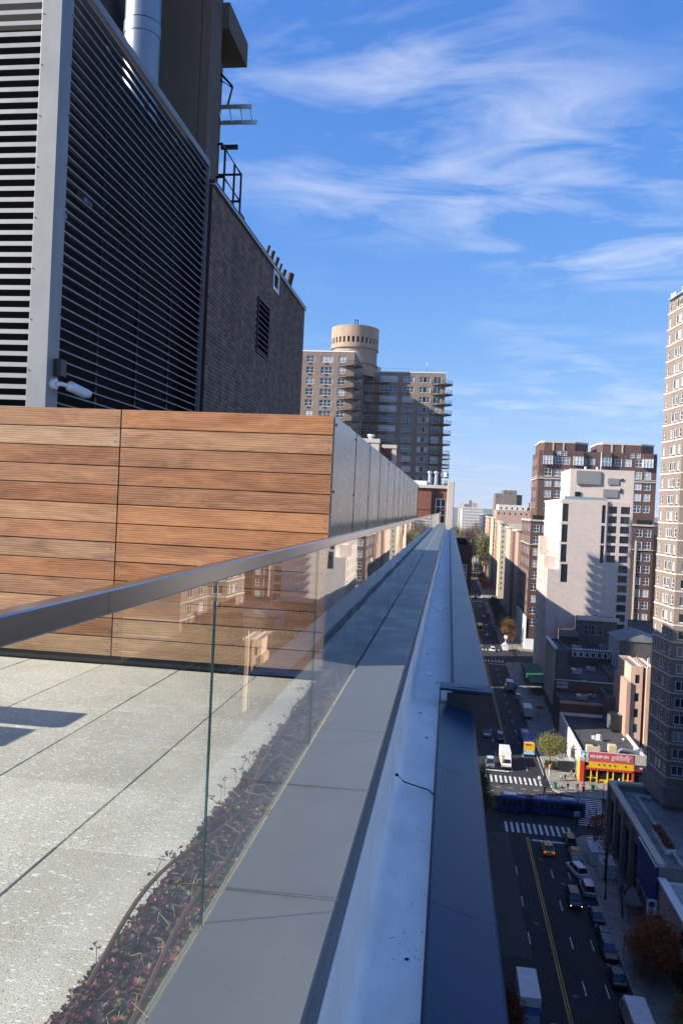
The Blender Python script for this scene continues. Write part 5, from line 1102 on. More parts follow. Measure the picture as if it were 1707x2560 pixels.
for x0 in (38.4, 51.0, 62.4, 79.4):       # projecting bay below each crown edge
    mb = MB(); mb.box(x0, x0+4.0, 343.6, 344.99, R(25.4), R(27.6)); o = b.part(mb, 'bay', 'twin_brick'); mb = MB(); mb.box(x0, x0+4.0, 343.7, 344.99, R(21.6), R(25.39)); b.part(mb, 'bay_glazing', 'pane_pale')
    mb = MB()
    for q in (0, 1.33, 2.67, 3.85): mb.box(x0+q, x0+q+.15, 343.55, 343.69, R(21.6), R(25.39))
    mb.box(x0, x0+4, 343.55, 343.69, R(23.4), R(23.6)); b.part(mb, 'bay_frame', 'white_frame')
rowsB = [R(-7.4)-FT*k for k in range(9)]
b.mass(rect(34.0, 85.4, 338, 380), 0, R(-2.3), {0: [(x-34.0, z, 2.6, 3.1, cwin) for x in (36.3, 39.6, 77.8, 81.2) for z in rowsB], 3: [(u, z, 2.0, 3.1, cwin) for u in (4, 10, 17, 24, 31, 37) for z in rowsB]}, parapet=.9)
for z, t_ in ((-2.9, .7), (-12.9, .35)): mb = MB(); mb.box(33.7, 85.5, 337.6, 337.99, R(z), R(z)+t_); mb.box(33.6, 33.99, 337.6, 380, R(z), R(z)+t_); b.part(mb, 'stone_band', 'limestone')
mb = MB(); mb.box(33.55, 33.99, 337.55, 380, .2, 13.5); mb.box(33.55, 44, 337.5, 337.99, .2, 4.5); b.part(mb, 'white_base', 'white_paint')
mb = MB(); mb.box(76.3, 76.9, 337.4, 337.99, 0, R(-9)); b.part(mb, 'drain_quoins', 'limestone')
for x0, x1 in ((34.6, 40.2), (76.8, 83)):
    mb = MB()
    for k in range(700): rosette(mb, Vector((random.uniform(x0, x1), random.uniform(338.6, 340.5), R(-2.6)+2.3*random.random()**1.4)), .35, random.choice((0, 0, 1)))
    b.part(mb, 'roof_shrubs', ['hedge', 'leaf_olive'])
b.done('roof_grey')
b = Bld('dark_glass_slab', 'narrow dark blue glass block between the brick tower and the bay tower', wall='pane_dark'); b.mass(rect(79.6, 84, 310, 322), 0, R(-1), {}, parapet=.3)
for k in range(12): mb = MB(); mb.box(79.5, 84.1, 309.8, 309.99, R(-3-4.2*k), R(-2.6-4.2*k)); b.part(mb, 'spandrel', 'car_navy')
b.done()
b = Bld('dark_rear_block', 'dark block filling the yard at the foot of the brick tower', wall='brown_brick'); b.mass(rect(61, 79, 262, 300), 0, R(-37), {}, parapet=.5); b.done()

# further buildings down the right side of the street
def row(nm, lab, wall, x, y0, y1, top, cols, nrow, fl=3.4, deep=26, corn='limestone', ww=1.2):
    b = Bld(nm, lab, wall=wall)
    rws = [R(top)-2.6-fl*k for k in range(nrow)]
    b.mass(rect(x, x+deep, y0, y1), 0, R(top), {0: [(c, z, ww, 1.7, dict(nx=1, nz=2, pane='pane_dark', ft=.1)) for c in cols for z in rws], 3: [(u, z, 1.3, 1.8, dict(nx=1, nz=2)) for u in frange(2, int((y1-y0)/4), 4) for z in rws]}, parapet=.7)
    mb = MB(); mb.box(x-.8, x+2.5, y0-.6, y1, R(top)+.003, R(top)+.7); b.part(mb, 'cornice', corn); b.done('roof_grey'); return b
row('pinkish_row_house', 'narrow pink brick street building just past the brick tower', 'pink_brick', 34.0, 393, 412, -8.6, (), 12)
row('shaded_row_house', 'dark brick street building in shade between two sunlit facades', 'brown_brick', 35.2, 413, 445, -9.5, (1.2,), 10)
row('pale_row_house', 'narrow pale pink street facade left of the cream corner building', 'pink_stucco', 34.0, 447, 478, -8.6, (), 12)
row('cream_corner_building', 'tall cream corner building with a column of dark windows', 'cream', 34.0, 531.5, 556, -7.2, (1.9, 4.6), 13, 3.45)
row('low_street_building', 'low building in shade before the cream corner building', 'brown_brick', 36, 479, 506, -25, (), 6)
row('tan_far_house', 'thin sunlit tan facade far down the street', 'cream', 34.0, 602, 662, -4.6, (1.5,), 12)
row('pink_far_house', 'narrow pinkish street building beyond the cream corner building', 'pink_brick', 35.0, 557, 600, -6.5, (1.4,), 12)
row('rose_far_house', 'rose brick facade at the end of the right-hand row', 'pink_brick', 34.0, 690, 760, -4.2, (1.5,), 12)
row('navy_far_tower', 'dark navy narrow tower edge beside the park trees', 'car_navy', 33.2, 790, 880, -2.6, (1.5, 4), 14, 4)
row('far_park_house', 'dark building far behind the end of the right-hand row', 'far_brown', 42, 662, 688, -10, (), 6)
for x0, x1, y0, z1, lab, wl_, nm in ((36, 57, 600, 6.2, 'white and brown set-back block under the stepped brown tower', 'far_white', 'set_back_block'), (35.5, 46, 640, 15.5, 'left grey-brown upper block of the stepped tower', 'far_brown', 'stepped_tower'), (41.5, 52, 636, 18.2, 'tallest grey-brown block of the stepped tower', 'far_brown', 'stepped_tower'), (52.3, 57.2, 648, 15, 'dark slim block right of the stepped tower', 'car_navy', 'stepped_tower'), (34, 60, 590, 2.2, 'brick base below the white set-back block', 'pink_brick', 'street_base_block')):
    b = Bld(nm, lab, wall=wl_); 
    hh = {0: [(u, R(z1)-3.6, 1.4, 1.8, dict(nx=1, nz=1, pane='pane_dark')) for u in frange(2, int((x1-x0)/4), 4)]}
    b.mass(rect(x0, x1, y0, y0+30), 0, R(z1), hh, parapet=.6); b.done('roof_grey')
for x0, x1, y0, z1, lab, wl_ in ((63, 70, 620, 9, 'cream block between the stepped tower and the brick tower', 'cream'), (58, 63, 700, 6.5, 'small pale block beside the brick tower on the skyline', 'far_white'), (30, 36, 930, 9, 'thin pale slab left of the stepped tower', 'far_white'), (64, 80, 660, 5, 'low dark block on the skyline left of the brick tower', 'far_brown')):
    b = Bld('skyline_block', lab, wall=wl_, group='skyline blocks'); b.mass(rect(x0, x1, y0, y0+30), 0, R(z1), {0: [(u, R(z1)-4-4*k, 1.2, 1.8, dict(nx=1, nz=1, pane='pane_dark')) for u in frange(2, int((x1-x0)/3), 3) for k in range(3)]}, parapet=.6); b.done('roof_grey')
# white apartment house beyond the park trees
b = Bld('white_park_apartment', 'long white apartment house with many windows beyond the park trees', wall='far_white')
b.mass(rect(14, 37, 900, 925), 0, R(4.8), {0: [(1.5+2.5*i, R(1.6)-3.3*k, 1.3, 1.8, dict(nx=1, nz=1, pane='pane_dark', ft=.06)) for i in range(9) for k in range(8)]}, parapet=.8)
b.mass(rect(9.5, 14, 905, 925), 0, R(2.8), {0: [(1.2, R(-.5)-3.3*k, 1.2, 1.8, dict(nx=1, nz=1, pane='pane_dark')) for k in range(8)]}, parapet=.8)
for x0, x1, z0, z1, m in ((10, 13.5, 2.8, 8.5, 'pink_stucco'), (16, 21, 4.8, 8, 'far_brown'), (21.5, 24.5, 4.8, 12.5, 'far_brown'), (26, 30, 4.8, 10, 'pink_brick'), (31, 36, 4.8, 7.5, 'far_white')): mb = MB(); mb.box(x0, x1, 905, 918, R(z0)+.01, R(z1)); b.part(mb, 'roof_house', m)
b.done('roof_grey')
# far shore and hills
mb = MB(); rr = random.Random(9); n = 60
pts = [(-3500+7500*i/n, R(9+7*math.sin(i*.7)+4*rr.random())) for i in range(n+1)]
for (x, z), (x2, z2) in zip(pts, pts[1:]): mb.quad((x, 3600, -2), (x2, 3600, -2), (x2, 3750, z2), (x, 3750, z)); mb.quad((x, 3750, z), (x2, 3750, z2), (x2, 4600, z2*.8), (x, 4600, z*.8))
struct(mb.build('hills', 'hill'))

# ================================================================== VEHICLES (built facing +Y, origin on the road)
def wheel_mesh(r, w):
    a = MB(); a.tube([(-w/2, 0, 0), (w/2, 0, 0)], r, 14); t_ = a.mesh('tyre', ['rubber'])
    a = MB(); a.tube([(-w/2-.012, 0, 0), (w/2+.012, 0, 0)], r*.6, 10); return t_, a.mesh('rim', ['alum'])
WH = {.33: wheel_mesh(.33, .23), .48: wheel_mesh(.48, .30)}
def wheels(o, xs, ys, r):
    for y in ys:
        for s in (-1, 1):
            w = add('wheel', WH[r][0], o, (s*xs, y, r)); add('rim', WH[r][1], w)
CARM = {}
def car_meshes(kind, col):
    k = (kind, col)
    if k in CARM: return CARM[k]
    suv = kind == 'suv'; L, Wd, hb, ht = (4.8, .95, 1.0, 1.72) if suv else (4.75, .92, .92, 1.46)
    def loft(rows, mats):       # rows: list of (y, [(x,z)...] half section) mirrored
        m = MB(); prev = None
        for y, sec in rows:
            n = len(m.v); full = [(x, y, z) for x, z in sec]+[(-x, y, z) for x, z in reversed(sec)]; m.v += full
            if prev is not None:
                q = len(full)
                for i in range(q): j = (i+1) % q; m.f.append((prev+i, prev+j, n+j, n+i)); m.m.append(0)
            else: m.f.append(tuple(range(n, n+len(full)))); m.m.append(0)
            prev = n
        m.f.append(tuple(range(prev, prev+len(full)))); m.m.append(0); return m
    def sec(w, zl, zm, zt): return [(w*.93, zl), (w, zl+.12), (w, zm), (w*.96, zm+(zt-zm)*.6), (w*.88, zt)]
    h2 = L/2
    body = loft([(-h2, sec(Wd*.86, .32, .62, hb*.86)), (-h2+.15, sec(Wd*.97, .24, .66, hb*.97)), (-h2+.9, sec(Wd, .2, .68, hb)), (.2, sec(Wd, .2, .68, hb)), (h2-1.5, sec(Wd, .2, .66, hb*.99)), (h2-.9, sec(Wd*.99, .22, .62, hb*.93)), (h2-.3, sec(Wd*.95, .25, .58, hb*.83)), (h2, sec(Wd*.8, .32, .55, hb*.70))], [col])
    def gsec(w, z0, z1, wt): return [(w, z0), (w*.97, z0+(z1-z0)*.3), (wt, z1)]
    yb0, yb1, yf1, yf0 = (-h2+.12, -h2+.45, .55, 1.25) if suv else (-h2+.55, -h2+1.35, .45, 1.25)
    glass = loft([(yb0, gsec(Wd*.82, hb-.05, hb+.02, Wd*.80)), (yb1, gsec(Wd*.88, hb-.05, ht-.03, Wd*.70)), (yf1, gsec(Wd*.88, hb-.05, ht-.03, Wd*.70)), (yf0, gsec(Wd*.84, hb-.05, hb+.0, Wd*.80))], ['car_glass'])
    roof = MB(); roof.prism([(-Wd*.70, yb1-.02), (Wd*.70, yb1-.02), (Wd*.72, -.2), (Wd*.70, yf1+.05), (-Wd*.70, yf1+.05), (-Wd*.72, -.2)], ht-.035, ht)
    for s in (-1, 1):
        for ya, za, yc, zc in ((yb0+.05, hb, yb1, ht-.03), (yf0-.03, hb, yf1, ht-.03)): roof.tube([(s*Wd*.83, ya, za), (s*Wd*.71, yc, zc)], .035, 4)
        roof.box(s*Wd*.84-.02, s*Wd*.84+.02, -.35, -.27, hb, ht-.05)
        if suv: roof.box(s*Wd*.6-.02, s*Wd*.6+.02, yb1+.1, yf1-.1, ht, ht+.05)
    hl = MB(); hl.box(-.16, .16, -.06, .03, -.07, .07); tl = MB(); tl.box(-.15, .15, -.03, .05, -.09, .09); pl = MB(); pl.box(-.25, .25, -.01, .01, -.07, .07); mr = MB(); mr.box(-.1, .1, -.06, .06, -.06, .06)
    gr_ = MB(); gr_.box(-.5, .5, -.02, .03, -.1, .1)
    CARM[k] = dict(L=L, W=Wd, hb=hb, ht=ht, body=body.mesh('body', [col]), glass=glass.mesh('windows', ['car_glass']), roof=roof.mesh('roof', [col]), mirror=mr.mesh('mirror', [col]), grille=gr_.mesh('grille', ['black_metal']), hl=hl, tl=tl)
    for n_ in ('body', 'roof'):
        me = CARM[k][n_]; me.polygons.foreach_set('use_smooth', [True]*len(me.polygons)); me.set_sharp_from_angle(angle=math.radians(38))
    return CARM[k]
LM = {}
def lampm(kind, m):
    if (kind, m) not in LM:
        a = MB(); a.box(-.17, .17, -.05, .04, -.07, .07) if kind == 'headlight' else a.box(-.15, .15, -.03, .05, -.10, .10); LM[(kind, m)] = a.mesh(kind, [m])
    return LM[(kind, m)]
def car(label, col, x, y, away=True, kind='sedan', lit=None, rz=0, name='parked_car', group='cars parked along the kerb', sign=None, detail=True, cat='car'):
    c = car_meshes(kind, col); o = thing(name, label, cat, (x, y, 0.012), (0 if away else math.pi)+rz, group)
    for n_, k in (('body', 'body'), ('windows', 'glass'), ('roof', 'roof')): add(n_, c[k], o)
    wheels(o, c['W']-.13, (-c['L']/2+.85, c['L']/2-.9), .33)
    if detail:
        for s in (-1, 1):
            add('headlight', lampm('headlight', 'lamp_head' if lit == 'head' else 'head_off'), o, (s*.62, c['L']/2-.10, .62)); add('taillight', lampm('taillight', 'tail_lamp' if lit == 'tail' else 'tail_off'), o, (s*.66, -c['L']/2+.04, .74)); add('mirror', c['mirror'], o, (s*(c['W']+.06), .95, c['hb']+.04))
        add('grille', c['grille'], o, (0, c['L']/2-.03, .55))
    if sign: mb = MB(); mb.extr([(-.5, 0), (.5, 0), (.42, .36), (-.42, .36)], 'x', -.12, .12) if sign != 'wide' else mb.extr([(-.25, 0), (.25, 0), (.2, .35), (-.2, .35)], 'x', -.75, .75); mb.v = [(x_, y_-.2, z_+c['ht']) for x_, y_, z_ in mb.v]; mb.build('roof_sign', 'sign_white' if sign != 'wide' else 'bus_sky', o)
    return o
MV = 'cars driving on the street'
car('yellow-roofed dark taxi with glowing red tail lights stopping at the near crosswalk', 'car_yellow', 19.05, 136.4, True, 'sedan', 'tail', name='taxi', group=MV, sign='small', cat='taxi')
car('dark taxi with glowing headlights coming towards the camera beside the parked white cars', 'car_black', 20.75, 119.2, False, 'suv', 'head', name='taxi', group=MV, cat='taxi')
car('black parked car nearest the near crosswalk with an orange-lit roof edge', 'car_black', 23.3, 140.6, True, 'suv')
car('dark grey parked car between the black car and the white estate', 'car_grey', 23.35, 135.0, False)
car('white estate car pulled slantwise at the kerb behind the dark grey car', 'car_white', 22.7, 129.2, True, 'suv', rz=.28)
car('silver parked car with markings on its roof behind the white estate', 'car_silver', 23.35, 123.3, True, 'suv')
car('dark navy parked car behind the silver car', 'car_navy', 23.2, 115.2, True)
car('black parked car under the bare tree below the navy car', 'car_black', 23.3, 110.0, True)
car('blue-grey parked car facing the camera beside the red awning', 'car_navy', 23.1, 106.2, False, 'suv')
car('black parked car hidden in shade beside the orange tree', 'car_black', 23.0, 100.3, True)
car('white car just entering the bottom edge beside the yellow line', 'car_white', 14.6, 86.9, True, name='car', group=MV)
car('dark blue car behind the white box truck past the lit crosswalk', 'car_navy', 15.1, 200.4, False, 'suv', name='car', group=MV)
car('black car with a turquoise roof sign waiting left of the white truck', 'car_grey', 11.6, 179.4, False, 'suv', name='car', group=MV, sign='wide')
car('small pale car hugging the flashing edge left of the dark blue car', 'car_silver', 11.9, 203.6, False, name='car', group=MV)
car('white car crossing the far lit crosswalk', 'car_white', 20.1, 328.5, True, 'suv', name='car', group=MV)
car('silver car parked beside the stopped box truck in shade', 'car_silver', 23.4, 246.5, True, 'suv', detail=False)
car('dark red van parked at the shaded kerb below the far crosswalk', 'car_red', 23.3, 272, True, 'suv', detail=False)
car('black car parked behind the red van in shade', 'car_black', 23.4, 262, True, detail=False)
car('grey car in the left lane by the far yellow line', 'car_grey', 14.3, 246, False, detail=False, name='car', group=MV)
car('white van in the left lane before the far crosswalk', 'car_white', 13.2, 262, False, 'suv', detail=False, name='car', group=MV)
for i, (x, y, col, lab) in enumerate(((19.3, 362, 'car_black', 'black car just beyond the far lit crosswalk'), (20.2, 392, 'car_grey', 'grey car ahead of the orange school bus'), (20.5, 424, 'car_black', 'dark car in the middle of the far block'), (23.3, 372, 'car_navy', 'navy car parked past the street clock'), (23.4, 400, 'car_silver', 'silver car parked under the dark far trees'), (23.4, 440, 'car_black', 'black car parked far along the shaded kerb'), (14.0, 408, 'car_white', 'white car coming behind the school bus'), (13.8, 430, 'car_silver', 'silver car further behind the school bus'), (14.2, 486, 'car_white', 'white car waiting before the third crossing'), (20.8, 474, 'car_grey', 'grey car nearing the third crossing'), (19.5, 520, 'car_black', 'black car crossing the third sunlit avenue'), (12.5, 522, 'car_grey', 'grey car on the third sunlit avenue'), (21.2, 570, 'car_red', 'red car far down near the park trees'), (24, 528, 'car_white', 'white car at the far sunlit corner'))): car(lab, col, x, y, i % 2 == 0, 'suv' if i % 3 else 'sedan', detail=False, name='car', group=MV if x < 23 else 'cars parked along the kerb')

def box_truck(label, x, y, away, L=6.2, col='truck_white', cabcol='truck_white', group='box trucks'):
    o = thing('box_truck', label, 'truck', (x, y, .012), 0 if away else math.pi, group)
    mb = MB(); mb.box(-1.15, 1.15, -L/2-.6, L/2-1.2, .95, 3.4); mb.build('cargo_box', col, o, bevel=.05)
    mb = MB(); mb.box(-1.12, 1.12, -L/2-.61, -L/2-.605, 1.1, 3.3); mb.build('rear_door', 'galv' if col == 'truck_white' else col, o)
    mb = MB(); c0 = L/2-1.15; mb.extr([(c0, .55), (c0+2.0, .55), (c0+2.05, 1.25), (c0+1.75, 1.5), (c0+1.25, 2.35), (c0, 2.4)], 'x', -1.02, 1.02); mb.build('cab', cabcol, o, bevel=.06)
    mb = MB(); mb.extr([(c0+1.78, 1.52), (c0+1.30, 2.26), (c0+1.33, 2.28), (c0+1.81, 1.53)], 'x', -.9, .9); mb.build('windscreen', 'car_glass', o)
    mb = MB(); mb.extr([(c0+.35, 1.5), (c0+1.5, 1.5), (c0+1.15, 2.2), (c0+.35, 2.2)], 'x', -1.03, 1.03); mb.build('side_windows', 'car_glass', o)
    mb = MB(); mb.box(-.5, .5, -L/2-.4, c0+1.6, .5, .9); mb.build('chassis', 'black_metal', o)
    mb = MB(); mb.box(-1.05, 1.05, c0+2.0, c0+2.15, .5, .8); mb.build('bumper', 'dark_steel', o)
    for s in (-1, 1): add('headlight', lampm('headlight', 'head_off'), o, (s*.75, c0+2.02, .95)); add('taillight', lampm('taillight', 'tail_off'), o, (s*.95, -L/2-.62, .8))
    wheels(o, .95, (-L/2+.7, c0+1.1), .48); return o
box_truck('white box truck waiting at the lit crosswalk behind the yellow signal', 15.0, 181.2, False, 6.6)
box_truck('white box truck standing in shade ahead of the blue and gold bus', 24.1, 225.6, True, 6.0)
box_truck('smaller pale box truck in the right lane further into the shade', 21.6, 257.5, True, 5.2)
box_truck('cream topped box truck with blue back at the bottom left of the street', 11.4, 91.0, False, 6.4, cabcol='bus_blue')
box_truck('white box truck cut by the bottom edge beside the orange tree', 23.0, 90.2, True, 5.6)

def bus(label, x, y, rz, segs, group=None, cols=('bus_blue', 'bus_blue'), rear='bus_gold', school=False):
    o = thing('city_bus' if not school else 'school_bus', label, 'bus', (x, y, .012), rz, group); tot = sum(segs)+1.2*(len(segs)-1); y1 = tot/2
    for i, L in enumerate(segs):
        y0 = y1-L; mb = MB(); prof = [(-1.28, .35), (-1.28, 2.75), (-1.12, 3.0), (1.12, 3.0), (1.28, 2.75), (1.28, .35)]; mb.extr(prof, 'y', y0, y1); mb.build('body', cols[0], o, bevel=.04)
        mb = MB(); mb.box(-1.295, 1.295, y0+.5, y1-.5, 1.45, 2.45); w = mb.build('window_band', 'car_glass', o)
        mb = MB()
        for q in range(1, int(L/1.4)): mb.box(-1.30, 1.30, y0+.5+1.4*q-.05, y0+.5+1.4*q+.05, 1.45, 2.45)
        mb.build('window_posts', 'black_metal', w)
        mb = MB()
        if not school:
            mb.box(-.8, .8, y1-4.2, y1-1.8, 3.001, 3.25); mb.build('roof_unit', 'roof_pale' if i == 0 else 'galv', o)
            for k in range(3): mb = MB(); mb.box(-.9, .9, y0+.9+.6*k, y0+1.25+.6*k, 3.003, 3.06); mb.build('roof_vent', 'roof_pale', o)
        if i < len(segs)-1: mb = MB(); mb.box(-1.15, 1.15, y0-1.2, y0, .5, 2.85); mb.build('bellows', 'rubber', o)
        if i == len(segs)-1:
            mb = MB(); mb.box(-1.25, 1.25, y0-.03, y0-.005, 1.5, 2.95); mb.build('rear_panel', rear, o); mb = MB(); mb.box(-1.25, 1.25, y0-.03, y0-.005, .5, 1.49); mb.build('rear_panel', 'bus_sky' if not school else rear, o)
            mb = MB(); mb.box(-1.2, 1.2, y0-.002, y0+1.0, 3.002, 3.09); mb.build('rear_cap', rear, o)
            mb = MB(); mb.box(-.9, .5, y0-.05, y0-.031, 2.6, 2.85); mb.build('rear_sign', 'black_metal', o)
            for s in (-1, 1): add('taillight', lampm('taillight', 'tail_off'), o, (s*1.05, y0-.04, 1.2))
        if i == 0:
            mb = MB(); mb.box(-1.15, 1.15, y1+.005, y1+.03, 1.2, 2.5); mb.build('windscreen', 'car_glass', o); mb = MB(); mb.box(-.9, .9, y1+.005, y1+.03, 2.55, 2.85); mb.build('destination_sign', 'black_metal', o)
            for s in (-1, 1): add('headlight', lampm('headlight', 'head_off'), o, (s*.9, y1+.03, .75))
        wheels(o, 1.05, (y0+1.9, y1-1.9), .48); y1 = y0-1.2
    return o
bus('blue city bus with gold and pale blue back pulling away past the sunlit corner', 21.05, 195.3, 0, [13.2])
bus('dark blue articulated bus crossing the avenue in deep shade', 19.4, 153.6, -math.pi/2, [9.6, 6.0])
bus('orange school bus on the far shaded block', 16.9, 383, math.pi, [9.0], cols=('car_yellow', 'car_yellow'), rear='car_yellow', school=True)

# ================================================================== TREES
def leaf_cloud(mb, c, rx_, ry_, rz_, n, size, nm, rnd, hollow=.35, clumps=14):
    cs = []
    for k in range(clumps):
        v = Vector((rnd.gauss(0, 1), rnd.gauss(0, 1), rnd.gauss(0, 1))).normalized()*rnd.uniform(hollow, .92); cs.append((Vector((v.x*rx_, v.y*ry_, v.z*rz_))+Vector(c), rnd.uniform(.22, .42)))
    for k in range(n):
        cc_, cr = rnd.choice(cs); v = Vector((rnd.gauss(0, .5), rnd.gauss(0, .5), rnd.gauss(0, .5)))
        p = cc_+Vector((v.x*rx_, v.y*ry_, v.z*rz_))*cr*1.7
        d = Vector((rnd.gauss(0, 1), rnd.gauss(0, 1), rnd.gauss(0, .6))).normalized(); e = d.orthogonal().normalized(); s = size*rnd.uniform(.6, 1.3)
        mb.quad(tuple(p-d*s), tuple(p-e*s*.5), tuple(p+d*s), tuple(p+e*s*.5), rnd.randrange(nm))
def branches(mb, base, h, spread, n, r, rnd, twigs=3):
    mb.tube([tuple(base), (base[0]+.05*h*rnd.uniform(-1, 1), base[1]+.05*h*rnd.uniform(-1, 1), base[2]+h*.45), (base[0]+.06*h*rnd.uniform(-1, 1), base[1]+.06*h*rnd.uniform(-1, 1), base[2]+h*.9)], r, 7, 0, r*.25)
    for k in range(n):
        a = rnd.random()*6.28; z0 = base[2]+h*rnd.uniform(.3, .7); l = spread*rnd.uniform(.6, 1.0)
        p0 = Vector((base[0], base[1], z0)); p1 = p0+Vector((math.cos(a)*l*.5, math.sin(a)*l*.5, h*.16)); p2 = p0+Vector((math.cos(a)*l, math.sin(a)*l, h*rnd.uniform(.2, .38)))
        mb.tube([tuple(p0), tuple(p1), tuple(p2)], r*.42, 5, 0, r*.09)
        for q in range(twigs):
            s = p1.lerp(p2, rnd.random()); e = s+Vector((rnd.uniform(-1, 1), rnd.uniform(-1, 1), rnd.uniform(.2, 1)))*l*.3; mb.tube([tuple(s), tuple(e)], r*.12, 3, 0, r*.04)
def tree(name, label, x, y, h, sx, sz, cz, n, size, leaves, group=None, seed=1, z=0.15, bark='bark', sy=None, clumps=14, nb=9):
    rnd = random.Random(seed); o = thing(name, label, 'tree', (x, y, z), 0, group)
    mb = MB(); branches(mb, (0, 0, 0), h, sx*.9, nb, max(.09, h*.018), rnd); mb.build('trunk', bark, o)
    if n: mb = MB(); leaf_cloud(mb, (0, 0, cz), sx, sy or sx, sz, n, size, len(leaves), rnd, clumps=clumps); mb.build('crown', leaves, o)
    return o
tree('street_tree', 'olive-yellow street tree in sunlight by the bus shelter', 25.2, 183, 6.6, 2.9, 2.2, 4.7, 9000, .13, ['leaf_yellow', 'leaf_olive', 'leaf_yellow'], seed=4, clumps=30, bark='bark')
tree('autumn_tree', 'orange autumn tree by the red awning at the bottom right', 27.3, 100, 8.0, 2.6, 3.0, 4.9, 7500, .16, ['leaf_orange', 'leaf_orange', 'leaf_rust'], seed=6, clumps=26)
tree('lit_tree', 'small bright orange sapling at the bottom right corner', 27.6, 90.5, 4.5, 1.3, 1.3, 3.2, 1800, .11, ['leaf_orange', 'leaf_yellow'], seed=16)
tree('autumn_tree', 'dark red tree at the bottom left of the street behind the truck', 8.9, 84.6, 6.2, 1.7, 1.8, 4.2, 3200, .13, ['leaf_red', 'leaf_rust'], seed=7)
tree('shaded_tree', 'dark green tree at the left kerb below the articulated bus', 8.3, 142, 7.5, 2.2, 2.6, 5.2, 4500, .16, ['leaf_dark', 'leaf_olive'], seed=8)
tree('shaded_tree', 'yellow-green tree peeping out by the flashing left of the articulated bus', 8.4, 153, 7.5, 1.8, 2.4, 5.2, 3600, .16, ['leaf_olive', 'leaf_dark'], seed=18)
for i, (x, y, lab) in enumerate(((26.6, 127, 'bare brown street tree beside the plastic-covered dining sheds'), (27.0, 116, 'bare street tree below the blue billboard'), (26.8, 136, 'bare rusty street tree near the stone piers'), (26.5, 300, 'bare dark street tree before the far crosswalk'))):
    tree('bare_tree', lab, x, y, 8.5, 2.6, 2.6, 5.5, 500 if i == 2 else 220, .13, ['leaf_rust'], 'bare street trees', 30+i, nb=14)
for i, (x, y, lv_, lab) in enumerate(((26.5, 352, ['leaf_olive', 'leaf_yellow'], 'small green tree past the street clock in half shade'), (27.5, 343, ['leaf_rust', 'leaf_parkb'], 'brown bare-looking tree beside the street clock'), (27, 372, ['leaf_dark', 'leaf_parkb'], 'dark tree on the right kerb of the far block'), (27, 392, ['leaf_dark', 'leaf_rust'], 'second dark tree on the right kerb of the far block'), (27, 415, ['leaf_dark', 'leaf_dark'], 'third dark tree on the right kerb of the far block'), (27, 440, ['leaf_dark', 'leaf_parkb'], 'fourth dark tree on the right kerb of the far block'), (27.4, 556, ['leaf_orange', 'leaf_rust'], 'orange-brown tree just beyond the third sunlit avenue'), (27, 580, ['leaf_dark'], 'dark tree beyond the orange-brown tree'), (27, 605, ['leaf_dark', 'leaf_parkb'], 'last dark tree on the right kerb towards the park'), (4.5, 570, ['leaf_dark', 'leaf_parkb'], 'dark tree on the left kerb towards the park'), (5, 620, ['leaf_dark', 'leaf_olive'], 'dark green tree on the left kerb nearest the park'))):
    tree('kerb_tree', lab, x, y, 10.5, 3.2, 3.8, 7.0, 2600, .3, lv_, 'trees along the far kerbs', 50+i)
# the park at the end of the street: a wood of autumn trees
ORD = ('front', 'second', 'third', 'fourth', 'fifth', 'last'); ORD2 = ('first', 'second', 'third', 'fourth', 'fifth', 'sixth')
park = MB(); rnd = random.Random(77); tr = MB(); cnt = 0
pts = [(x, y) for y in (690, 715, 742, 770, 800, 830) for x in range(-26, 40, 11)]
for i, (x0, y0) in enumerate(pts):
    x, y = x0+rnd.uniform(-4, 4), y0+rnd.uniform(-9, 9)
    if x > 32.5 and y < 885: continue
    hh = rnd.uniform(30, 40)+(y-690)*.05; kinds = [['leaf_park', 'leaf_yellow', 'leaf_olive'], ['leaf_parkb', 'leaf_rust', 'leaf_parkb'], ['leaf_park', 'leaf_parkb', 'leaf_olive']][i % 3 if y > 720 else 0]
    words = ['tall', 'broad', 'round', 'thin', 'leaning', 'bushy'][i % 6]; tone = {'leaf_park': 'yellow-green', 'leaf_parkb': 'brown'}[kinds[0]]
    tree('park_tree', f'{tone} autumn tree in the park, {ORD[i//6]} row back, {ORD2[i%6]} from the left', x, y, hh, 6.5, hh*.30, hh*.66, 2600, .85, kinds, f'{tone} park trees at the end of the street', 100+i, z=-.2, bark='bark_pale', clumps=22)
mb = MB(); mb.box(-200, 200, 664, 3590, -.24, -.02); struct(mb.build('park_lawn', 'park_ground'))

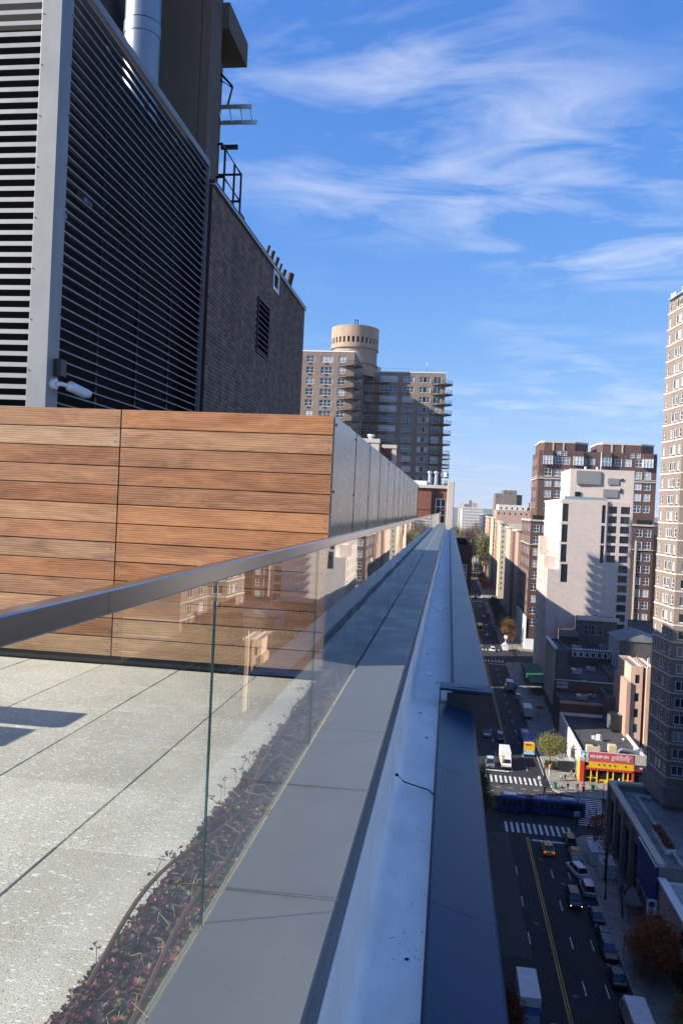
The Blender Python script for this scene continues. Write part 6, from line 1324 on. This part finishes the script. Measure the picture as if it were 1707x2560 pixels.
# ================================================================== PEOPLE
def person_mesh(walk, seed):
    a = .32 if walk else .05
    J = [(0, 0, .96), (0, .0, 1.12), (0, .01, 1.36), (0, .01, 1.48), (0, .03, 1.58), (0, .02, 1.70),
         (.10, 0, .92), (.11, a*.75, .50), (.11, a*.7, .09), (.11, a*.7+.14, .04), (-.10, 0, .92), (-.11, -a*.45, .50), (-.11, -a*1.1, .12), (-.11, -a*1.1+.13, .05),
         (.20, .0, 1.41), (.25, -a*.45, 1.13), (.24, -a*.3+.06, .88), (.235, -a*.25+.09, .79), (-.20, .0, 1.41), (-.25, a*.45, 1.13), (-.24, a*.65+.06, .89), (-.235, a*.7+.09, .80)]
    E_ = [(0, 1), (1, 2), (2, 3), (3, 4), (4, 5), (0, 6), (6, 7), (7, 8), (8, 9), (0, 10), (10, 11), (11, 12), (12, 13), (2, 14), (14, 15), (15, 16), (16, 17), (2, 18), (18, 19), (19, 20), (20, 21)]
    rad = [.155, .145, .165, .06, .085, .09, .095, .07, .05, .04, .095, .07, .05, .04, .075, .058, .044, .04, .075, .058, .044, .04]
    me = bpy.data.meshes.new('skel'); me.from_pydata(J, E_, []); o = bpy.data.objects.new('skel', me); C.objects.link(o)
    o.modifiers.new('s', 'SKIN'); me.skin_vertices[0].data[0].use_root = True
    for i, v in enumerate(me.skin_vertices[0].data): v.radius = (rad[i], rad[i]*(.72 if i in (0, 1, 2) else 1))
    o.modifiers.new('u', 'SUBSURF').levels = 1
    bpy.context.view_layer.update(); out = bpy.data.meshes.new_from_object(o.evaluated_get(bpy.context.evaluated_depsgraph_get())); bpy.data.objects.remove(o); return out
PM = [person_mesh(True, 1), person_mesh(False, 2)]
def person(label, x, y, rz, top, legs, walk=True, z=.16, hairless=False):
    me = PM[0 if walk else 1].copy(); me.materials.clear()
    for m in (top, legs, 'skin', 'hair', 'cloth_black'): me.materials.append(M[m])
    for p in me.polygons:
        c = p.center
        p.material_index = 3 if (c.z > 1.69 or (c.z > 1.56 and c.y < -.005)) else 2 if c.z > 1.47 else 2 if (abs(c.x) > .19 and c.z < .86) else 4 if c.z < .11 else 1 if (c.z < .90 and abs(c.x) < .2) else 0
    o = add('person', me, None, (x, y, z), rz); o.scale = (1, 1, random.uniform(.97, 1.06)); return tag(o, label, 'person', 'people on the sunlit corner')
random.seed(4)
person('person in a white top and black trousers leading the group by the bus shelter', 26.3, 172.6, 1.4, 'cloth_white', 'cloth_black')
person('person in dark clothes close behind the white-topped walker', 27.1, 173.0, 1.3, 'cloth_black', 'cloth_denim')
person('person in a tan jacket near the store corner', 28.7, 175.6, -1.4, 'cloth_tan', 'cloth_black')
person('person in black walking beside the tan-jacketed one', 29.4, 174.2, 1.5, 'cloth_black', 'cloth_black')
person('person in grey and black walking left of the navy jacket near the kerb', 25.6, 167.0, -1.2, 'cloth_grey', 'cloth_black')
person('person in a navy jacket standing near the kerb', 26.75, 167.0, .3, 'cloth_navy', 'cloth_denim', False)
person('person in black coat at the kerb left of the street lamp', 28.75, 167.4, 2.8, 'cloth_black', 'cloth_black', False)
person('person in dark jacket walking past the yellow shopfront', 32.7, 173.2, 1.5, 'cloth_grey', 'cloth_black')
person('person in black, left of the pair behind the street tree', 29.5, 189.2, .1, 'cloth_black', 'cloth_black')
person('person in dark navy, right of the pair behind the street tree', 30.15, 189.4, .1, 'cloth_navy', 'cloth_black') if False else person('person in dark navy, right of the pair behind the street tree', 29.0, 190.6, .1, 'cloth_navy', 'cloth_black')
person('person in white beside the red base panel of the store', 38.2, 173.0, -1.5, 'cloth_white', 'cloth_tan')
person('person in dark clothes standing by the shelter edge', 24.9, 178.6, 3.0, 'cloth_black', 'cloth_denim', False)
person('person in black waiting at the shaded near corner', 27.4, 146.0, 2.0, 'cloth_black', 'cloth_black', False)
person('person with white top at the lit crosswalk end', 21.4, 170.6, 3.1, 'cloth_white', 'cloth_black', True, .012)

# ================================================================== STREET FURNITURE
def ftree(o, org, parts):
    for nm, mm, f in parts: mb = MB(); f(mb); mb.build(nm, mm, o)
    return o
o = thing('bus_shelter', 'grey glass bus shelter on the sunlit corner beside the tree', 'shelter', (28.0, 180.2, .155))
ftree(o, 0, [('roof', 'roof_pale', lambda m: m.box(-1.9, 1.9, -1.2, 1.2, 2.55, 2.7)), ('roof_panel', 'glass_shelter', lambda m: m.box(-1.5, -.2, -.9, .9, 2.701, 2.73)), ('roof_panel', 'glass_shelter', lambda m: m.box(.1, 1.5, -.9, .9, 2.701, 2.73)), ('back_glass', 'glass_shelter', lambda m: m.box(1.75, 1.8, -1.1, 1.1, .2, 2.5)), ('advert_panel', 'dark_steel', lambda m: m.box(-1.8, 1.7, -1.15, -1.05, .2, 2.4)), ('bench', 'dark_steel', lambda m: m.box(.9, 1.4, -.8, .8, .42, .5))]+[('post', 'dark_steel', lambda m, a=a, c=c: m.box(a-.05, a+.05, c-.05, c+.05, 0, 2.55)) for a in (-1.8, 1.8) for c in (-1.05, 1.05)])
def can(lab, x, y, m):
    o = thing('trash_can', lab, 'trash can', (x, y, .155), 0, 'trash cans on the corner')
    ftree(o, 0, [('body', m, lambda mb: mb.tube([(0, 0, 0), (0, 0, .5), (0, 0, 1.05)], .33, 12, 0, .42)), ('rim', m, lambda mb: mb.tube([(0, 0, 1.05), (0, 0, 1.13)], .46, 12)), ('liner', 'rubber', lambda mb: mb.tube([(0, 0, 1.1), (0, 0, 1.14)], .36, 12))])
can('green wire trash can at the sunlit kerb corner', 24.3, 168.0, 'can_green'); can('dark green trash can right of the street lamp', 32.0, 168.6, 'can_green')
o = thing('newspaper_box', 'red newspaper box at the foot of the street lamp', 'news box', (30.1, 168.2, .155)); ftree(o, 0, [('cabinet', 'box_red', lambda m: m.box(-.3, .3, -.25, .25, .35, 1.3)), ('window', 'sign_white', lambda m: m.box(-.2, .2, -.265, -.251, .8, 1.15)), ('pedestal', 'box_red', lambda m: m.box(-.15, .15, -.15, .15, 0, .35)), ('base', 'box_red', lambda m: m.box(-.3, .3, -.3, .3, 0, .06))])
for i, (x, y, lab) in enumerate(((32.9, 169.2, 'bicycle locked beside the dark green trash can'),)):
    o = thing('bicycle', lab, 'bicycle', (x, y, .155), .3)
    for yy in (-.5, .5): mb = MB(); mb.tube([(0, yy+.33*math.cos(6.283*k/14), .34+.33*math.sin(6.283*k/14)) for k in range(15)], .025, 5); mb.build('wheel', 'rubber', o)
    ftree(o, 0, [('frame', 'dark_steel', lambda m: (m.tube([(0, -.5, .34), (0, 0, .3), (0, .38, .8), (0, -.15, .78), (0, 0, .3)], .025, 5), m.tube([(0, .5, .34), (0, .36, .95)], .025, 5))), ('saddle', 'rubber', lambda m: m.box(-.07, .07, -.32, -.06, .88, .94)), ('handlebar', 'dark_steel', lambda m: m.tube([(-.26, .3, .98), (.26, .3, .98)], .02, 5))])
def lamp(lab, x, y, h, arm, ax=-1, sign=None, group='street lamps'):
    o = thing('street_lamp', lab, 'street lamp', (x, y, .155), 0, group)
    mb = MB(); mb.tube([(0, 0, 0), (0, 0, h)], .11, 8, 0, .06); mb.build('pole', 'black_metal', o)
    mb = MB(); mb.tube([(0, 0, 0), (0, 0, .7)], .2, 8, 0, .13); mb.build('base', 'black_metal', o)
    mb = MB(); mb.tube([(0, 0, h-.1), (ax*arm*.4, 0, h+.5), (ax*arm, 0, h+.45)], .05, 6); mb.build('arm', 'black_metal', o)
    mb = MB(); mb.box(min(ax*arm, ax*arm+ax*.8), max(ax*arm, ax*arm+ax*.8), -.15, .15, h+.34, h+.5); mb.build('lamp_head', 'galv', o)
    return o
lamp('black street lamp in front of the pink store banner', 30.0, 167.3, 8.2, 1.8); lamp('black curved street lamp beside the plastic-covered dining sheds', 25.6, 121.2, 8.4, 2.2); lamp('black street lamp at the shaded near corner', 30.3, 149.2, 7.8, 1.8, 1)
def signal(o, x, y, z, m='signal_yellow'):
    mb = MB(); mb.box(x-.18, x+.18, y-.16, y+.16, z-.55, z+.55); s = mb.build('signal_head', m, o)
    for k, c in enumerate(('tail_off', 'signal_yellow', 'can_green')): mb = MB(); mb.tube([(x, y-.16, z+.34-.34*k), (x, y-.22, z+.34-.34*k)], .12, 8); mb.build('signal_lens', c, s)
o = thing('traffic_signal', 'yellow traffic signal hanging over the road before the white truck', 'traffic light', (8.2, 166.2, .155))
mb = MB(); mb.tube([(0, 0, 0), (0, 0, 6.4)], .12, 8, 0, .09); mb.build('pole', 'black_metal', o); mb = MB(); mb.tube([(0, 0, 5.9), (2.5, 0, 6.25), (5.6, 0, 6.3)], .06, 6); mb.build('mast_arm', 'black_metal', o); signal(o, 5.2, 0, 5.6); signal(o, .35, -.2, 3.2)
o = thing('traffic_signal', 'traffic signal pole with white street signs at the shaded near corner', 'traffic light', (25.5, 147.6, .155))
mb = MB(); mb.tube([(0, 0, 0), (0, 0, 6.8)], .12, 8, 0, .09); mb.build('pole', 'black_metal', o); mb = MB(); mb.tube([(0, 0, 6.0), (-2.5, .6, 6.4), (-6.0, 1.2, 6.5)], .06, 6); mb.build('mast_arm', 'black_metal', o); signal(o, -5.8, 1.2, 5.9, 'barrier_orange')
for z in (5.6, 2.6): mb = MB(); mb.box(-.55, .55, -.2, -.14, z-.45, z+.45); s = mb.build('street_sign', 'sign_blue' if z < 4 else 'sign_white', o)
mb = MB(); mb.box(-.4, .4, -.215, -.201, 5.35, 5.45); mb.box(-.4, .4, -.215, -.201, 5.7, 5.8); mb.build('sign_bars', 'box_blue', o)
o = thing('traffic_signal', 'traffic signal with striped pole at the end of the lit crosswalk', 'traffic light', (22.6, 171.8, .155)); mb = MB(); mb.tube([(0, 0, 0), (0, 0, 4.0)], .1, 8); mb.build('pole', 'black_metal', o); signal(o, 0, -.2, 3.4, 'black_metal')
o = thing('sign_post', 'white sign post with orange panel near the bus shelter', 'sign', (23.9, 174.6, .155)); ftree(o, 0, [('post', 'white_paint', lambda m: m.tube([(0, 0, 0), (0, 0, 2.8)], .06, 6)), ('panel', 'barrier_orange', lambda m: m.box(-.25, .3, -.04, .04, 2.1, 2.8))])
o = thing('flower_hedge', 'low dark hedge round the foot of the sunlit street tree', 'hedge', (25.3, 182.0, .155)); mb = MB(); rnd = random.Random(8)
for k in range(1200): rosette(mb, Vector((rnd.uniform(-1.2, 1.2), rnd.uniform(-2.3, 1.6), rnd.random()**.6*.9)), .17, rnd.choice((0, 0, 1)))
mb.build('foliage', ['hedge', 'leaf_dark'], o)
for i, (x, y) in enumerate(((29.6, 151.8), (30.8, 153.0), (31.6, 150.4))):
    o = thing('road_barrier', ['orange road barrier left of three at the shaded avenue corner', 'orange road barrier in the middle of three at the shaded avenue corner', 'orange road barrier nearest the podium at the shaded avenue corner'][i], 'barrier', (x, y, .012), .2*i, 'orange road barriers')
    ftree(o, 0, [('panel', 'barrier_orange', lambda m: m.box(-.8, .8, -.06, .06, .35, 1.05)), ('foot', 'barrier_orange', lambda m: m.box(-.8, -.55, -.3, .3, 0, .34)), ('foot', 'barrier_orange', lambda m: m.box(.55, .8, -.3, .3, 0, .34))])
for i, (x, y, l, lab) in enumerate(((26.5, 134.6, 5, 'plastic-wrapped outdoor dining shed nearer the crosswalk'), (27.3, 129.6, 3.6, 'bulging white plastic-wrapped dining shed behind the bare tree'))):
    o = thing('dining_shed', lab, 'shed', (x, y, .155), 0, 'plastic-wrapped dining sheds'); rnd = random.Random(i)
    mb = MB(); n = 9
    for a_ in range(n):
        for c_ in range(n):
            P = lambda u, v: ((u/n-.5)*2.2, (v/n-.5)*l, 2.3+.35*math.sin(3.14*u/n)*math.sin(3.14*v/n)+.10*math.sin(u*2.1+v*1.7+i))
            mb.quad(P(a_, c_), P(a_+1, c_), P(a_+1, c_+1), P(a_, c_+1))
    mb.box(-1.1, -1.05, -l/2, l/2, .1, 2.3); mb.box(1.05, 1.1, -l/2, l/2, .1, 2.3); mb.box(-1.04, 1.04, -l/2, -l/2+.05, .1, 2.3); mb.build('plastic_cover', 'plastic_sheet', o)
    for sx in (-1, 1):
        for sy in (-1, 1): mb = MB(); mb.box(sx*.98-.05, sx*.98+.05, sy*(l/2-.1)-.05, sy*(l/2-.1)+.05, 0, 2.28); mb.build('post', 'wood_trim', o)
o = thing('street_clock', 'white street clock in sunlight at the far crosswalk', 'clock', (25.4, 331.6, .155)); ftree(o, 0, [('post', 'white_paint', lambda m: m.tube([(0, 0, 0), (0, 0, 4.6)], .2, 8, 0, .12)), ('head', 'white_paint', lambda m: m.tube([(0, -.25, 5.4), (0, .25, 5.4)], .8, 16)), ('face', 'sign_white', lambda m: m.tube([(0, -.27, 5.4), (0, -.26, 5.4)], .68, 16)), ('kiosk', 'white_paint', lambda m: (m.box(-1.1, 1.1, -.8, .8, 0, 2.2), m.extr([(-1.3, 2.2), (1.3, 2.2), (0, 3.3)], 'y', -.9, .9)))])
o = thing('shed_canopy', 'green scaffold canopy over the pavement below the pale tower', 'canopy', (30.5, 268, .155)); ftree(o, 0, [('deck', 'awning_green', lambda m: m.box(-3.0, 2.6, -16, 16, 3.0, 4.2))]+[('post', 'dark_steel', lambda m, k=k: m.box(-2.9, -2.75, -15+5*k, -14.85+5*k, 0, 3.0)) for k in range(7)])
o = thing('red_umbrella', 'red market umbrella on the shaded pavement by the store', 'umbrella', (27.6, 227, .155)); mb = MB()
for k in range(8):
    a, c = 6.283*k/8, 6.283*(k+1)/8; mb.poly([(0, 0, 2.9), (1.5*math.cos(a), 1.5*math.sin(a), 2.3), (1.5*math.cos(c), 1.5*math.sin(c), 2.3)])
mb.build('canopy', 'awning_red', o); mb = MB(); mb.tube([(0, 0, 0), (0, 0, 2.9)], .04, 6); mb.build('pole', 'dark_steel', o)
for i, (x, y, m, lab) in enumerate(((28.5, 118, 'cloth_grey', 'grey shelter roof panel over the pavement below the billboard'), (26.0, 103.5, 'taupe', 'grey pavement dining platform beside the orange tree'))):
    o = thing('pavement_shed', lab, 'shed', (x, y, .155), 0, 'pavement sheds'); ftree(o, 0, [('roof', m, lambda mb: mb.box(-1.0, 1.0, -3, 3, 2.3, 2.45))]+[('post', 'wood_trim', lambda mb, a=a, c=c: mb.box(a-.05, a+.05, c-.05, c+.05, 0, 2.3)) for a in (-.9, .9) for c in (-2.9, 2.9)])

# ================================================================== DAYLIGHT HAZE
mb = MB(); mb.box(-7100, 7100, -3100, 9100, -1.3, 104); hz = mb.build('haze', 'ground'); stuff(hz)
hm = bpy.data.materials.new('haze'); hm.use_nodes = True; hn = hm.node_tree; hn.nodes.remove(hn.nodes['Principled BSDF'])
pv = hn.nodes.new('ShaderNodeVolumePrincipled'); pv.inputs['Color'].default_value = (.80, .88, 1, 1); pv.inputs['Density'].default_value = .00009; pv.inputs['Anisotropy'].default_value = 0.0
hn.links.new(pv.outputs[0], hn.nodes['Material Output'].inputs['Volume']); hz.data.materials.clear(); hz.data.materials.append(hm)
tag(hz, 'thin blue daylight haze over the far street and hills', 'haze')
